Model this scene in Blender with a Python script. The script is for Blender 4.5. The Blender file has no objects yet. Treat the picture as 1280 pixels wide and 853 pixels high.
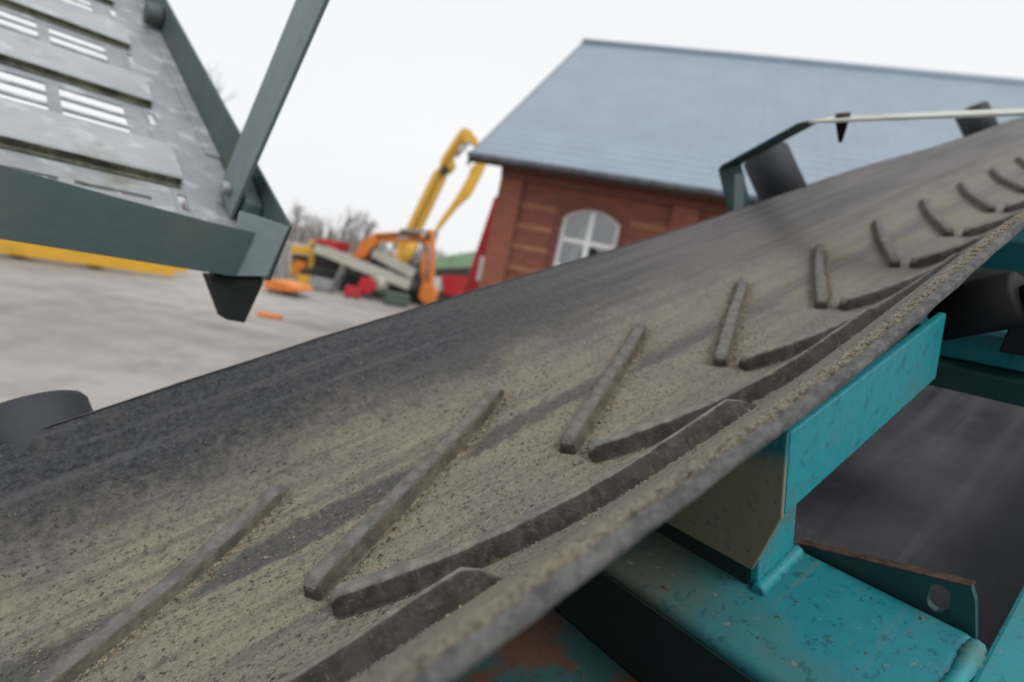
import bpy, bmesh, math, random
from mathutils import Vector, Matrix, noise as mnoise

# ------------------------------------------------------------------ camera, sky, sun, exposure
SC = bpy.context.scene
CO = SC.collection
HC = 2.6                                    # eye height above the yard
cam_d = bpy.data.cameras.new('camera')
cam = bpy.data.objects.new('camera', cam_d)
CO.objects.link(cam)
cam_d.sensor_width = 36.0
cam_d.lens = 19.997
cam_d.clip_start = 0.02
cam_d.clip_end = 3000
cam_d.dof.use_dof = True
cam_d.dof.focus_distance = 0.55
cam_d.dof.aperture_fstop = 3.3
CR = Matrix(((0.97838, -0.20673, 0.0), (0.02366, 0.11194, -0.99343), (0.20536, 0.97195, 0.11442)))
cam.matrix_world = Matrix.Translation((0, 0, HC)) @ CR.to_4x4()
SC.camera = cam

SUN_EL, SUN_AZ = math.radians(52), math.radians(150)   # azimuth clockwise from +Y
world = bpy.data.worlds.new('World')
SC.world = world
world.use_nodes = True
wt = world.node_tree
wt.nodes.clear()


def wn(t, **k):
    n = wt.nodes.new(t)
    for a, b in k.items():
        setattr(n, a, b)
    return n


w_out, w_bg = wn('ShaderNodeOutputWorld'), wn('ShaderNodeBackground')
w_sky = wn('ShaderNodeTexSky', sky_type='NISHITA')
w_sky.sun_disc = False
w_sky.sun_elevation = SUN_EL
w_sky.sun_rotation = SUN_AZ
w_sky.dust_density = 3.0
w_hsv = wn('ShaderNodeHueSaturation')
w_hsv.inputs['Saturation'].default_value = 0.35
w_tc = wn('ShaderNodeTexCoord')
w_map = wn('ShaderNodeMapping')
w_map.inputs['Scale'].default_value = (1, 1, 3)
w_noi = wn('ShaderNodeTexNoise')
w_noi.inputs['Scale'].default_value = 1.6
w_noi.inputs['Detail'].default_value = 5
w_cr = wn('ShaderNodeValToRGB')
w_cr.color_ramp.elements[0].position, w_cr.color_ramp.elements[1].position = 0.3, 0.72
w_cr.color_ramp.elements[0].color = (9.55, 9.7, 9.95, 1)      # cloud layer, in the sky's own units
w_cr.color_ramp.elements[1].color = (10.2, 10.25, 10.3, 1)
w_mix = wn('ShaderNodeMix', data_type='RGBA')
w_mix.inputs[0].default_value = 0.9
wl = wt.links.new
wl(w_sky.outputs[0], w_hsv.inputs['Color'])
wl(w_tc.outputs['Generated'], w_map.inputs[0])
wl(w_map.outputs[0], w_noi.inputs['Vector'])
wl(w_noi.outputs[0], w_cr.inputs[0])
wl(w_hsv.outputs[0], w_mix.inputs[6])
wl(w_cr.outputs[0], w_mix.inputs[7])
wl(w_mix.outputs[2], w_bg.inputs['Color'])
w_bg.inputs['Strength'].default_value = 0.1
wl(w_bg.outputs[0], w_out.inputs[0])

sun_d = bpy.data.lights.new('sun', 'SUN')
sun_d.energy = 1.3
sun_d.angle = math.radians(25)
sun_d.color = (1.0, 0.97, 0.93)
sun = bpy.data.objects.new('sun', sun_d)
CO.objects.link(sun)
sd = Vector((math.sin(SUN_AZ) * math.cos(SUN_EL), math.cos(SUN_AZ) * math.cos(SUN_EL), math.sin(SUN_EL)))
sun.rotation_euler = sd.to_track_quat('Z', 'Y').to_euler()

SC.view_settings.view_transform = 'Standard'
SC.view_settings.look = 'None'
SC.view_settings.exposure = 0.0
SC.view_settings.gamma = 1.0
SC.view_settings.use_curve_mapping = False
SC.render.engine = 'CYCLES'
SC.cycles.use_denoising = True
SC.cycles.max_bounces = 6
SC.cycles.caustics_reflective = False
SC.cycles.caustics_refractive = False

RND = random.Random(7)


# ------------------------------------------------------------------ materials
class NT:
    def __init__(s, name):
        s.m = bpy.data.materials.new(name)
        s.m.use_nodes = True
        s.t = s.m.node_tree
        s.b = s.t.nodes['Principled BSDF']
        s.tc = s.t.nodes.new('ShaderNodeTexCoord')

    def n(s, t, **k):
        x = s.t.nodes.new(t)
        for a, b in k.items():
            setattr(x, a, b)
        return x

    def l(s, a, b):
        s.t.links.new(a, b)

    def vec(s, src='Object', scale=(1, 1, 1), rot=(0, 0, 0)):
        mp = s.n('ShaderNodeMapping')
        mp.inputs['Scale'].default_value = scale
        mp.inputs['Rotation'].default_value = rot
        s.l(s.tc.outputs[src], mp.inputs[0])
        return mp.outputs[0]

    def noise(s, v, scale, detail=4, rough=0.55):
        x = s.n('ShaderNodeTexNoise')
        x.inputs['Scale'].default_value = scale
        x.inputs['Detail'].default_value = detail
        x.inputs['Roughness'].default_value = rough
        s.l(v, x.inputs['Vector'])
        return x.outputs[0]

    def ramp(s, f, a, b, lo=0.0, hi=1.0):
        x = s.n('ShaderNodeMapRange', interpolation_type='SMOOTHSTEP')
        for i, v in enumerate((a, b, lo, hi)):
            x.inputs[1 + i].default_value = v
        s.l(f, x.inputs[0])
        return x.outputs[0]

    def math(s, op, a, b=None, c=None):
        x = s.n('ShaderNodeMath', operation=op)
        for i, v in enumerate((a, b, c)):
            if v is None:
                continue
            if isinstance(v, (int, float)):
                x.inputs[i].default_value = v
            else:
                s.l(v, x.inputs[i])
        return x.outputs[0]

    def mix(s, f, a, b):
        x = s.n('ShaderNodeMix', data_type='RGBA')
        for i, v in ((0, f), (6, a), (7, b)):
            if isinstance(v, (int, float)):
                x.inputs[i].default_value = v
            elif isinstance(v, tuple):
                x.inputs[i].default_value = (*v, 1) if len(v) == 3 else v
            else:
                s.l(v, x.inputs[i])
        return x.outputs[2]

    def bump(s, h, strength, dist=0.01):
        x = s.n('ShaderNodeBump')
        x.inputs['Strength'].default_value = strength
        x.inputs['Distance'].default_value = dist
        s.l(h, x.inputs['Height'])
        s.l(x.outputs[0], s.b.inputs['Normal'])

    def color(s, c):
        if isinstance(c, tuple):
            s.b.inputs['Base Color'].default_value = (*c, 1)
        else:
            s.l(c, s.b.inputs['Base Color'])

    def rough(s, r):
        if isinstance(r, (int, float)):
            s.b.inputs['Roughness'].default_value = r
        else:
            s.l(r, s.b.inputs['Roughness'])


def m_paint(name, base, dirt=(0.10, 0.085, 0.06), dirt_amt=0.35, rust=0.0, rough=0.4, scale=3.0, metal=0.0, var=0.25, mask=None, lo=0.45, hi=0.7, fleck=0.0):
    k = NT(name)
    v = k.vec()
    n1 = k.noise(v, scale, 5, 0.6)
    n2 = k.noise(v, scale * 9, 3, 0.6)
    c = k.mix(k.ramp(n2, 0.3, 0.7, 0, var), base, tuple(x * 0.6 for x in base))
    d = k.math('MULTIPLY', k.ramp(n1, lo, hi), dirt_amt)
    if mask:                                   # dirt that has fallen on one end of the piece
        sp = k.n('ShaderNodeSeparateXYZ')
        k.l(k.tc.outputs['Object'], sp.inputs[0])
        mm = k.math('ADD', sp.outputs[mask[0]], k.math('MULTIPLY', k.math('SUBTRACT', n1, 0.5), mask[3]))
        d = k.math('MAXIMUM', d, k.math('MULTIPLY', k.ramp(mm, mask[1], mask[2]), mask[4]))
    c = k.mix(d, c, dirt)
    if fleck:                                  # chips, drips and scuffs in the paint
        f1 = k.noise(v, scale * 11, 4, 0.7)
        c = k.mix(k.ramp(f1, 0.565, 0.635, 0, 0.7 * fleck), c, tuple(x * 0.42 for x in base))
        f2 = k.noise(v, scale * 16, 3, 0.6)
        c = k.mix(k.ramp(f2, 0.66, 0.70, 0, 0.7 * fleck), c, (0.20, 0.19, 0.15))
        f3 = k.noise(k.vec('Object', (5, 60, 60), (0.3, 0.2, 0.5)), 1.0, 4, 0.7)
        c = k.mix(k.ramp(f3, 0.58, 0.70, 0, 0.45 * fleck), c, (0.10, 0.17, 0.16))
    if rust:
        vo = k.noise(v, scale * 14, 2, 0.5)
        r = k.ramp(vo, 0.755 - 0.1 * rust, 0.81 - 0.1 * rust)
        c = k.mix(r, c, (0.075, 0.042, 0.026))
    k.color(c)
    k.rough(k.ramp(n1, 0.3, 0.8, rough, min(1, rough + 0.3)))
    k.b.inputs['Metallic'].default_value = metal
    k.bump(n2, 0.15, 0.004)
    return k.m


def m_belt(name, dusty=1.0, base=(0.040, 0.043, 0.050)):
    k = NT(name)
    uv = k.vec('UV')
    sep = k.n('ShaderNodeSeparateXYZ')
    k.l(uv, sep.inputs[0])
    U, S = sep.outputs[0], sep.outputs[1]
    big = k.noise(uv, 5.0, 5, 0.6)
    mid = k.noise(uv, 42, 5, 0.68)
    fine = k.noise(uv, 230, 3, 0.75)
    spk = k.noise(k.vec('UV', (1, 1.5, 1)), 115, 3, 0.6)
    strk = k.noise(k.vec('UV', (1.3, 46, 1)), 1.0, 5, 0.65)
    strk2 = k.noise(k.vec('UV', (2.2, 14, 1)), 1.0, 4, 0.6)
    gran = k.noise(uv, 125, 4, 0.75)
    grit = k.noise(k.vec('UV', (1, 1.3, 1)), 70, 5, 0.75)
    # rubber with grey film
    rub = k.mix(k.ramp(gran, 0.38, 0.64), tuple(x * 0.62 for x in base), tuple(x * 1.75 for x in base))
    rub = k.mix(k.math('MULTIPLY', k.ramp(k.noise(uv, 34, 4, 0.65), 0.48, 0.64), 0.55), rub, (0.072, 0.070, 0.070))
    rub = k.mix(k.math('MULTIPLY', k.ramp(grit, 0.50, 0.66), 0.5), rub, (0.112, 0.115, 0.120))
    rub = k.mix(k.math('MULTIPLY', k.ramp(strk2, 0.45, 0.75), 0.35), rub, (0.118, 0.120, 0.124))
    rub = k.mix(k.math('MULTIPLY', k.ramp(strk, 0.5, 0.68), 0.45), rub, (0.150, 0.150, 0.150))
    rub = k.mix(k.math('MULTIPLY', k.ramp(fine, 0.60, 0.72), 0.6), rub, (0.24, 0.235, 0.225))
    # farther up the belt the wing is more evenly filmed with pale dust
    far = k.ramp(U, 0.12, 1.3)
    film = k.mix(k.ramp(strk, 0.40, 0.62), (0.225, 0.210, 0.203), (0.115, 0.110, 0.113))
    rub = k.mix(k.math('MULTIPLY', far, 0.66), rub, film)
    # sand
    sand = k.mix(k.ramp(big, 0.35, 0.68), (0.315, 0.288, 0.215), (0.235, 0.225, 0.190))
    sand = k.mix(k.math('MULTIPLY', k.ramp(gran, 0.48, 0.66), 0.5), sand, (0.41, 0.36, 0.265))
    sand = k.mix(k.math('MULTIPLY', k.ramp(gran, 0.45, 0.35), 0.5), sand, (0.098, 0.094, 0.082))
    sand = k.mix(k.math('MULTIPLY', k.ramp(spk, 0.565, 0.63), k.ramp(k.noise(uv, 13, 3, 0.6), 0.36, 0.62, 0.25, 0.9)), sand, (0.060, 0.055, 0.050))
    sand = k.mix(k.math('MULTIPLY', k.ramp(grit, 0.55, 0.70), 0.45), sand, (0.118, 0.113, 0.100))
    sand = k.mix(k.math('MULTIPLY', k.ramp(strk, 0.48, 0.62), 0.55), sand, (0.128, 0.126, 0.122))
    sand = k.mix(k.math('MULTIPLY', far, 0.45), sand, (0.265, 0.25, 0.225))
    lipm = k.ramp(S, -0.350, -0.385)
    pep = k.noise(uv, 300, 3, 0.7)
    sand = k.mix(k.math('MULTIPLY', lipm, k.ramp(pep, 0.55, 0.62, 0, 0.85)), sand, (0.05, 0.046, 0.04))
    sand = k.mix(k.math('MULTIPLY', lipm, k.ramp(pep, 0.45, 0.36, 0, 0.6)), sand, (0.46, 0.41, 0.33))
    # where the sand lies: the trough, thinning out on the left wing
    sj = k.math('ADD', S, k.math('MULTIPLY', k.math('SUBTRACT', big, 0.5), 0.09))
    sj = k.math('ADD', sj, k.math('MULTIPLY', k.math('SUBTRACT', mid, 0.5), 0.12))
    m = k.ramp(sj, 0.19, 0.34, 1.0, 0.0)
    m = k.math('MULTIPLY', m, k.ramp(strk2, 0.60, 0.78, 1.0, 0.5))
    m = k.math('MULTIPLY', m, k.ramp(mid, 0.58, 0.72, 1.0, 0.35))
    # worn dark dashes left between the cleats by the return rollers
    ph = k.math('SUBTRACT', U, k.math('MULTIPLY', S, 1.963))
    ph = k.math('ADD', ph, 3.4965 * 2 - 0.047)
    ph = k.math('FRACT', k.math('DIVIDE', ph, 0.34965))
    dash = k.math('MULTIPLY', k.ramp(ph, 0.10, 0.22), k.ramp(ph, 0.76, 0.93, 1.0, 0.0))
    sb = k.math('ADD', S, k.math('MULTIPLY', k.math('SUBTRACT', strk2, 0.5), 0.07))
    sb = k.math('ADD', sb, k.math('MULTIPLY', k.math('SUBTRACT', mid, 0.5), 0.05))
    dash = k.math('MULTIPLY', dash, k.math('MULTIPLY', k.ramp(sb, 0.098, 0.110), k.ramp(sb, 0.138, 0.152, 1.0, 0.0)))
    m = k.math('MULTIPLY', m, k.math('SUBTRACT', 1.0, k.math('MULTIPLY', dash, 0.76)))
    m = k.math('MULTIPLY', m, dusty)
    k.color(k.mix(m, rub, sand))
    k.rough(k.ramp(m, 0.0, 1.0, 0.52, 0.9))
    k.b.inputs['Specular IOR Level'].default_value = 0.45
    h = k.math('ADD', k.math('MULTIPLY', fine, 0.5), k.math('ADD', grit, k.math('MULTIPLY', gran, 1.0)))
    k.bump(h, 1.0, 0.007)
    return k.m


def m_ret(name):
    k = NT(name)
    big = k.noise(k.vec('Object', (1, 1, 1)), 3.0, 4, 0.6)
    st = k.noise(k.vec('Object', (0.9, 16, 1)), 1.0, 4, 0.6)
    fi = k.noise(k.vec(), 40, 4, 0.7)
    c = k.mix(k.ramp(big, 0.38, 0.64), (0.060, 0.060, 0.070), (0.108, 0.106, 0.120))
    c = k.mix(k.ramp(st, 0.50, 0.66, 0, 0.42), c, (0.18, 0.177, 0.195))
    c = k.mix(k.ramp(st, 0.42, 0.34, 0, 0.5), c, (0.05, 0.048, 0.054))
    c = k.mix(k.ramp(fi, 0.56, 0.72, 0, 0.3), c, (0.18, 0.165, 0.15))
    k.color(c)
    k.rough(k.ramp(big, 0.3, 0.7, 0.40, 0.6))
    k.bump(fi, 0.15, 0.004)
    return k.m


def m_cleat(name, dusty):
    k = NT(name)
    v = k.vec()
    mid, fine = k.noise(v, 45, 5, 0.65), k.noise(v, 260, 3, 0.7)
    at_ = k.n('ShaderNodeAttribute')
    at_.attribute_name = 'worn_top'
    up = k.ramp(k.math('ADD', at_.outputs['Fac'], k.math('MULTIPLY', k.math('SUBTRACT', mid, 0.5), 0.5)), 0.55, 0.95)   # dust lies on the cleat's top
    tip = k.n('ShaderNodeAttribute')
    tip.attribute_name = 'tip'
    rough_face = k.mix(k.ramp(mid, 0.35, 0.65), (0.026, 0.0245, 0.021), (0.060, 0.056, 0.046))
    if dusty:
        c = k.mix(k.ramp(mid, 0.36, 0.62), (0.165, 0.148, 0.112), (0.085, 0.079, 0.064))
        c = k.mix(tip.outputs['Fac'], c, rough_face)
        top = k.mix(k.ramp(mid, 0.38, 0.62), (0.095, 0.094, 0.091), (0.165, 0.160, 0.147))
    else:
        c = rough_face
        top = k.mix(k.ramp(mid, 0.38, 0.62), (0.13, 0.125, 0.112), (0.215, 0.20, 0.165))
    top = k.mix(k.ramp(fine, 0.55, 0.68, 0, 0.6), top, (0.085, 0.082, 0.076))
    c = k.mix(up, c, top)
    c = k.mix(k.ramp(fine, 0.60, 0.70, 0, 0.4), c, (0.22, 0.205, 0.16))
    drip = k.noise(k.vec('Object', (90, 90, 14)), 1.0, 3, 0.6)
    c = k.mix(k.ramp(drip, 0.55, 0.68, 0, 0.4), c, (0.13, 0.12, 0.095))
    k.color(c)
    k.rough(0.85)
    k.bump(k.math('ADD', mid, k.math('MULTIPLY', fine, 0.6)), 0.6, 0.004)
    return k.m


def m_edge(name):
    k = NT(name)
    v = k.vec()
    mid, fine = k.noise(v, 55, 5, 0.7), k.noise(v, 330, 3, 0.75)
    c = k.mix(k.ramp(mid, 0.35, 0.65), (0.060, 0.060, 0.063), (0.150, 0.148, 0.145))
    c = k.mix(k.ramp(fine, 0.56, 0.66, 0, 0.75), c, (0.055, 0.053, 0.05))
    c = k.mix(k.ramp(fine, 0.30, 0.40, 0.5, 0), c, (0.30, 0.285, 0.25))
    k.color(c)
    k.rough(0.8)
    k.bump(k.math('ADD', mid, fine), 0.9, 0.004)
    return k.m


def m_plain(name, c, rough=0.6, metal=0.0, var=0.25, scale=6, bump=0.1):
    k = NT(name)
    n1 = k.noise(k.vec(), scale, 4, 0.6)
    k.color(k.mix(k.ramp(n1, 0.3, 0.7), tuple(x * (1 - var) for x in c), tuple(min(1, x * (1 + var)) for x in c)))
    k.rough(rough)
    k.b.inputs['Metallic'].default_value = metal
    k.bump(n1, bump, 0.01)
    return k.m


def m_galv(name, moss=0.0, dk=1.0):
    dk *= 1.15
    k = NT(name)
    v = k.vec()
    big, vo = k.noise(v, 4, 4, 0.6), k.n('ShaderNodeTexVoronoi')
    vo.inputs['Scale'].default_value = 30
    k.l(v, vo.inputs['Vector'])
    sp = k.noise(v, 17, 2, 0.5)
    c = k.mix(k.ramp(big, 0.3, 0.7), (0.28 * dk, 0.305 * dk, 0.325 * dk), (0.37 * dk, 0.395 * dk, 0.41 * dk))
    c = k.mix(k.ramp(vo.outputs['Distance'], 0.2, 0.6, 0.25, 0), c, (0.42, 0.44, 0.45))
    c = k.mix(k.ramp(sp, 0.55, 0.68, 0, 0.6), c, (0.56, 0.59, 0.61))
    c = k.mix(k.ramp(big, 0.56, 0.72, 0, moss), c, (0.17, 0.165, 0.09))
    k.color(c)
    k.rough(k.ramp(sp, 0.3, 0.7, 0.42, 0.62))
    k.b.inputs['Metallic'].default_value = 0.35
    k.bump(sp, 0.1, 0.004)
    return k.m


def m_brick(name, a, b, mortar=(0.17, 0.12, 0.095)):
    k = NT(name)
    mp = k.vec('Object', (1, 1, 1), (math.radians(90), 0, 0))
    bt = k.n('ShaderNodeTexBrick')
    bt.inputs['Scale'].default_value = 1.0
    bt.inputs['Brick Width'].default_value = 0.25
    bt.inputs['Row Height'].default_value = 0.075
    bt.inputs['Mortar Size'].default_value = 0.008
    bt.inputs['Color1'].default_value = (*a, 1)
    bt.inputs['Color2'].default_value = (*b, 1)
    bt.inputs['Mortar'].default_value = (*mortar, 1)
    k.l(mp, bt.inputs['Vector'])
    n1 = k.noise(k.vec(), 1.2, 5, 0.65)
    k.color(k.mix(k.ramp(n1, 0.4, 0.75, 0, 0.4), bt.outputs['Color'], tuple(x * 0.55 for x in a)))
    k.rough(0.85)
    k.bump(bt.outputs['Fac'], -0.5, 0.01)
    return k.m


def m_ground(name):
    k = NT(name)
    v = k.vec()
    big, mid, fine = k.noise(v, 0.13, 5, 0.6), k.noise(v, 1.1, 5, 0.6), k.noise(v, 14, 4, 0.7)
    c = k.mix(k.ramp(big, 0.36, 0.64), (0.265, 0.245, 0.23), (0.40, 0.375, 0.35))
    c = k.mix(k.ramp(mid, 0.45, 0.7, 0, 0.5), c, (0.205, 0.19, 0.178))
    wet = k.noise(k.vec('Object', (1, 1, 1), (0, 0, 0.6)), 0.32, 6, 0.65)
    c = k.mix(k.ramp(wet, 0.54, 0.66, 0, 0.55), c, (0.155, 0.142, 0.135))
    c = k.mix(k.ramp(fine, 0.5, 0.75, 0, 0.4), c, (0.40, 0.375, 0.35))
    k.color(c)
    k.rough(k.ramp(mid, 0.35, 0.65, 0.55, 0.85))
    k.bump(fine, 0.4, 0.02)
    return k.m


M = dict(
    belt=m_belt('sandy belt rubber'),
    belt_back=m_plain('belt underside', (0.05, 0.05, 0.055), 0.6, scale=9),
    belt_ret=m_ret('return belt rubber'),
    edge=m_edge('frayed belt edge'),
    cleat_dusty=m_cleat('dusty cleat rubber', True),
    cleat=m_cleat('cleat rubber', False),
    grain=m_plain('sand grain', (0.20, 0.165, 0.115), 0.9, var=0.85, scale=140),
    teal=m_paint('teal paint', (0.013, 0.25, 0.30), (0.06, 0.14, 0.135), 0.7, 0.55, 0.42, 6.0, fleck=0.7),
    teal_beam=m_paint('teal paint with fallen dirt', (0.011, 0.205, 0.245), (0.085, 0.105, 0.078), 0.55, 0.7, 0.45, 6.0, mask=(1, 0.16, 0.31, 0.20, 0.95), fleck=1.0),
    shade_paint=m_paint('painted deep shade', (0.012, 0.03, 0.03), (0.022, 0.026, 0.022), 0.7, 0, 0.75, 4.0),  # near-black colour standing in for deep shade on the steelwork
    teal_dirty=m_paint('dirt covered teal paint', (0.012, 0.15, 0.18), (0.20, 0.185, 0.115), 0.95, 0.5, 0.8, 9.0, mask=(2, -0.285, -0.325, 0.10, 0.95), lo=0.55, hi=0.8, fleck=0.5),
    teal_rust=m_paint('teal paint going to rust', (0.03, 0.105, 0.11), (0.125, 0.06, 0.035), 0.95, 1.0, 0.75, 9.0, lo=0.46, hi=0.58, fleck=0.6),
    teal_weld=m_paint('painted weld', (0.02, 0.27, 0.31), (0.09, 0.12, 0.10), 0.7, 0.9, 0.45, 12, fleck=0.6),
    teal_dark=m_paint('dark green painted steel', (0.010, 0.055, 0.058), (0.06, 0.075, 0.06), 0.5, 0.3, 0.5, 5),
    rust=m_plain('rusty steel', (0.075, 0.042, 0.03), 0.85, var=0.6, scale=60),
    black=m_plain('black steel', (0.012, 0.012, 0.013), 0.6, scale=20),
    roller=m_paint('roller rubber', (0.018, 0.019, 0.024), (0.055, 0.062, 0.078), 0.6, 0, 0.5, 5),
    pale=m_paint('pale grey painted bar', (0.50, 0.53, 0.48), (0.22, 0.2, 0.15), 0.35, 0.3, 0.45, 9),
    galv=m_galv('galvanised steel', 0.55),
    moss=m_plain('moss and dirt', (0.085, 0.088, 0.060), 0.95, var=0.6, scale=25),
    galv_moss=m_galv('mossy galvanised steel', 1.0, 0.80),
    grey_green=m_paint('grey green painted steel', (0.062, 0.098, 0.100), (0.10, 0.105, 0.075), 0.5, 0.1, 0.42, 5),
    grey_green_light=m_paint('pale grey green paint', (0.21, 0.265, 0.28), (0.19, 0.21, 0.19), 0.5, 0.1, 0.42, 5),  # paler tone of the grey green
    rubber=m_plain('black rubber', (0.02, 0.024, 0.022), 0.8),
    brick=m_brick('red brick', (0.25, 0.060, 0.034), (0.165, 0.040, 0.025)),
    brick_pier=m_brick('orange red brick', (0.31, 0.085, 0.045), (0.235, 0.06, 0.034)),
    brick_dark=m_brick('dark red brick', (0.19, 0.036, 0.022), (0.14, 0.028, 0.018)),
    brick_pale=m_brick('buff brick', (0.36, 0.145, 0.075), (0.28, 0.10, 0.052), (0.25, 0.17, 0.12)),
    tile=m_plain('blue grey roof tile', (0.25, 0.31, 0.375), 0.45, var=0.05, scale=1.3, bump=0.05),
    gutter=m_plain('grey zinc gutter', (0.16, 0.19, 0.225), 0.45, metal=0.2),
    soffit=m_plain('brown soffit board', (0.07, 0.04, 0.028), 0.8),
    white=m_plain('white window paint', (0.78, 0.79, 0.80), 0.45, var=0.04),
    curtain=m_plain('white curtain', (0.72, 0.72, 0.70), 0.9, var=0.06),
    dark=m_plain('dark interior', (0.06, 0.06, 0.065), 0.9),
    ground=m_ground('yard concrete'),
    yellow=m_paint('yellow machine paint', (0.76, 0.43, 0.04), (0.2, 0.13, 0.05), 0.3, 0, 0.4, 1.2),
    orange=m_paint('orange machine paint', (0.80, 0.24, 0.035), (0.2, 0.1, 0.05), 0.3, 0, 0.4, 1.2),
    red=m_paint('red machine paint', (0.52, 0.02, 0.028), (0.16, 0.05, 0.04), 0.3, 0, 0.4, 1.2),
    pgreen=m_paint('pale green machine paint', (0.26, 0.42, 0.26), (0.2, 0.22, 0.17), 0.4, 0, 0.5, 1.2),
    dgreen=m_paint('dull green machine paint', (0.07, 0.125, 0.105), (0.12, 0.12, 0.1), 0.4, 0, 0.5, 1.2),
    pgrey=m_paint('pale grey machine paint', (0.50, 0.51, 0.44), (0.25, 0.23, 0.18), 0.4, 0, 0.5, 1.2),
    mgrey=m_plain('grey steel', (0.26, 0.265, 0.28), 0.6),
    conc=m_plain('concrete', (0.33, 0.33, 0.335), 0.85),
    track=m_plain('track steel', (0.05, 0.047, 0.045), 0.75),
    chalk=m_plain('chalky rubble', (0.62, 0.60, 0.56), 0.9),
    bark=m_plain('grey bark', (0.27, 0.25, 0.245), 0.9),
    wood=m_plain('far winter wood', (0.26, 0.24, 0.23), 0.95, var=0.3, scale=0.4),
)
for nm in ('black', 'rubber', 'shade_paint'):
    M[nm].node_tree.nodes['Principled BSDF'].inputs['Specular IOR Level'].default_value = 0.2
k = NT('window glass')
gl, tp, mx, fr_ = k.n('ShaderNodeBsdfGlossy'), k.n('ShaderNodeBsdfTransparent'), k.n('ShaderNodeMixShader'), k.n('ShaderNodeFresnel')
gl.inputs['Roughness'].default_value = 0.03
tp.inputs['Color'].default_value = (0.82, 0.85, 0.86, 1)
fr_.inputs['IOR'].default_value = 1.75
k.l(k.math('MAXIMUM', fr_.outputs[0], 0.17), mx.inputs[0])
k.l(tp.outputs[0], mx.inputs[1])
k.l(gl.outputs[0], mx.inputs[2])
k.l(mx.outputs[0], k.t.nodes['Material Output'].inputs[0])
M['glass'] = k.m


# ------------------------------------------------------------------ helpers
def box(bm, lo, hi):
    vs = [bm.verts.new((x, y, z)) for x in (lo[0], hi[0]) for y in (lo[1], hi[1]) for z in (lo[2], hi[2])]
    for f in ((0, 1, 3, 2), (4, 6, 7, 5), (0, 4, 5, 1), (2, 3, 7, 6), (0, 2, 6, 4), (1, 5, 7, 3)):
        bm.faces.new([vs[i] for i in f])
    return vs


def solid(bm, A, B):
    """closed solid between two matching outlines"""
    a = [bm.verts.new(p) for p in A]
    b = [bm.verts.new(p) for p in B]
    n = len(a)
    bm.faces.new(a)
    bm.faces.new(b[::-1])
    for i in range(n):
        bm.faces.new((a[i], b[i], b[(i + 1) % n], a[(i + 1) % n]))


def bar(bm, p, q, w, t, side=(0, 0, 1)):
    """rectangular bar from p to q; w across 'side', t along the third axis"""
    p, q = Vector(p), Vector(q)
    d = (q - p).normalized()
    s = Vector(side)
    s = (s - d * s.dot(d)).normalized()
    r = d.cross(s)
    ww = w if isinstance(w, (tuple, list)) else (w, w)
    tt = t if isinstance(t, (tuple, list)) else (t, t)

    def ring(c, a, b):
        return [c + s * a / 2 + r * b / 2, c - s * a / 2 + r * b / 2, c - s * a / 2 - r * b / 2, c + s * a / 2 - r * b / 2]
    solid(bm, ring(p, ww[0], tt[0]), ring(q, ww[1], tt[1]))


def tube(bm, p, q, r0, r1=None, n=16, cap=True, prof=None):
    p, q = Vector(p), Vector(q)
    d = (q - p)
    ln = d.length
    d.normalize()
    a = d.orthogonal().normalized()
    b = d.cross(a)
    r1 = r0 if r1 is None else r1
    prof = prof or [(0, r0), (1, r1)]
    rings = []
    for t, r in prof:
        c = p + d * ln * t
        rings.append([bm.verts.new(c + (a * math.cos(2 * math.pi * i / n) + b * math.sin(2 * math.pi * i / n)) * r) for i in range(n)])
    for A, B in zip(rings, rings[1:]):
        for i in range(n):
            f = bm.faces.new((A[i], A[(i + 1) % n], B[(i + 1) % n], B[i]))
            f.smooth = True
    if cap:
        bm.faces.new(rings[0][::-1])
        bm.faces.new(rings[-1])


def obj(name, bm, mat, parent=None, bevel=0.0, smooth=False, segs=2):
    bmesh.ops.recalc_face_normals(bm, faces=bm.faces)
    if bevel:
        es = [e for e in bm.edges if len(e.link_faces) == 2 and e.calc_face_angle(0) > 0.6]
        bmesh.ops.bevel(bm, geom=es, offset=bevel, segments=segs, profile=0.5, affect='EDGES', clamp_overlap=True)
    me = bpy.data.meshes.new(name)
    bm.to_mesh(me)
    bm.free()
    if smooth:
        me.polygons.foreach_set('use_smooth', [True] * len(me.polygons))
    me.materials.append(M[mat])
    o = bpy.data.objects.new(name, me)
    CO.objects.link(o)
    if parent:
        o.parent = parent
    return o


def B():
    return bmesh.new()


def tag(o, label, cat, group=None):
    o['label'] = label
    o['category'] = cat
    if group:
        o['group'] = group
    return o


def thing(name, label, cat, mw, group=None):
    o = bpy.data.objects.new(name, None)
    o.empty_display_size = 0.2
    CO.objects.link(o)
    o.matrix_world = mw if isinstance(mw, Matrix) else Matrix.Translation(mw)
    return tag(o, label, cat, group)


def frame(ax, ay, az, org):
    m = Matrix((ax, ay, az)).transposed().to_4x4()
    return Matrix.Translation(org) @ m


def at(px, py, Y):
    """point of the yard at depth Y seen at photo pixel (px, py)"""
    d = CR @ Vector(((px - 640) / 711, (426.5 - py) / 711, -1))
    return Vector((0, 0, HC)) + d * (Y / d.y)


# ------------------------------------------------------------------ the yard
bm = B()
n = 24
for i in range(n):
    pass
R0 = [0, 12, 40, 140, 900]
prev = None
for r in R0[1:]:
    ring = [bm.verts.new((r * math.cos(2 * math.pi * i / n), 20 + r * math.sin(2 * math.pi * i / n), 0)) for i in range(n)]
    if prev is None:
        bm.faces.new(ring)
    else:
        for i in range(n):
            bm.faces.new((prev[i], ring[i], ring[(i + 1) % n], prev[(i + 1) % n]))
    prev = ring
g = obj('ground', bm, 'ground')
g['kind'] = 'structure'

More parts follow.
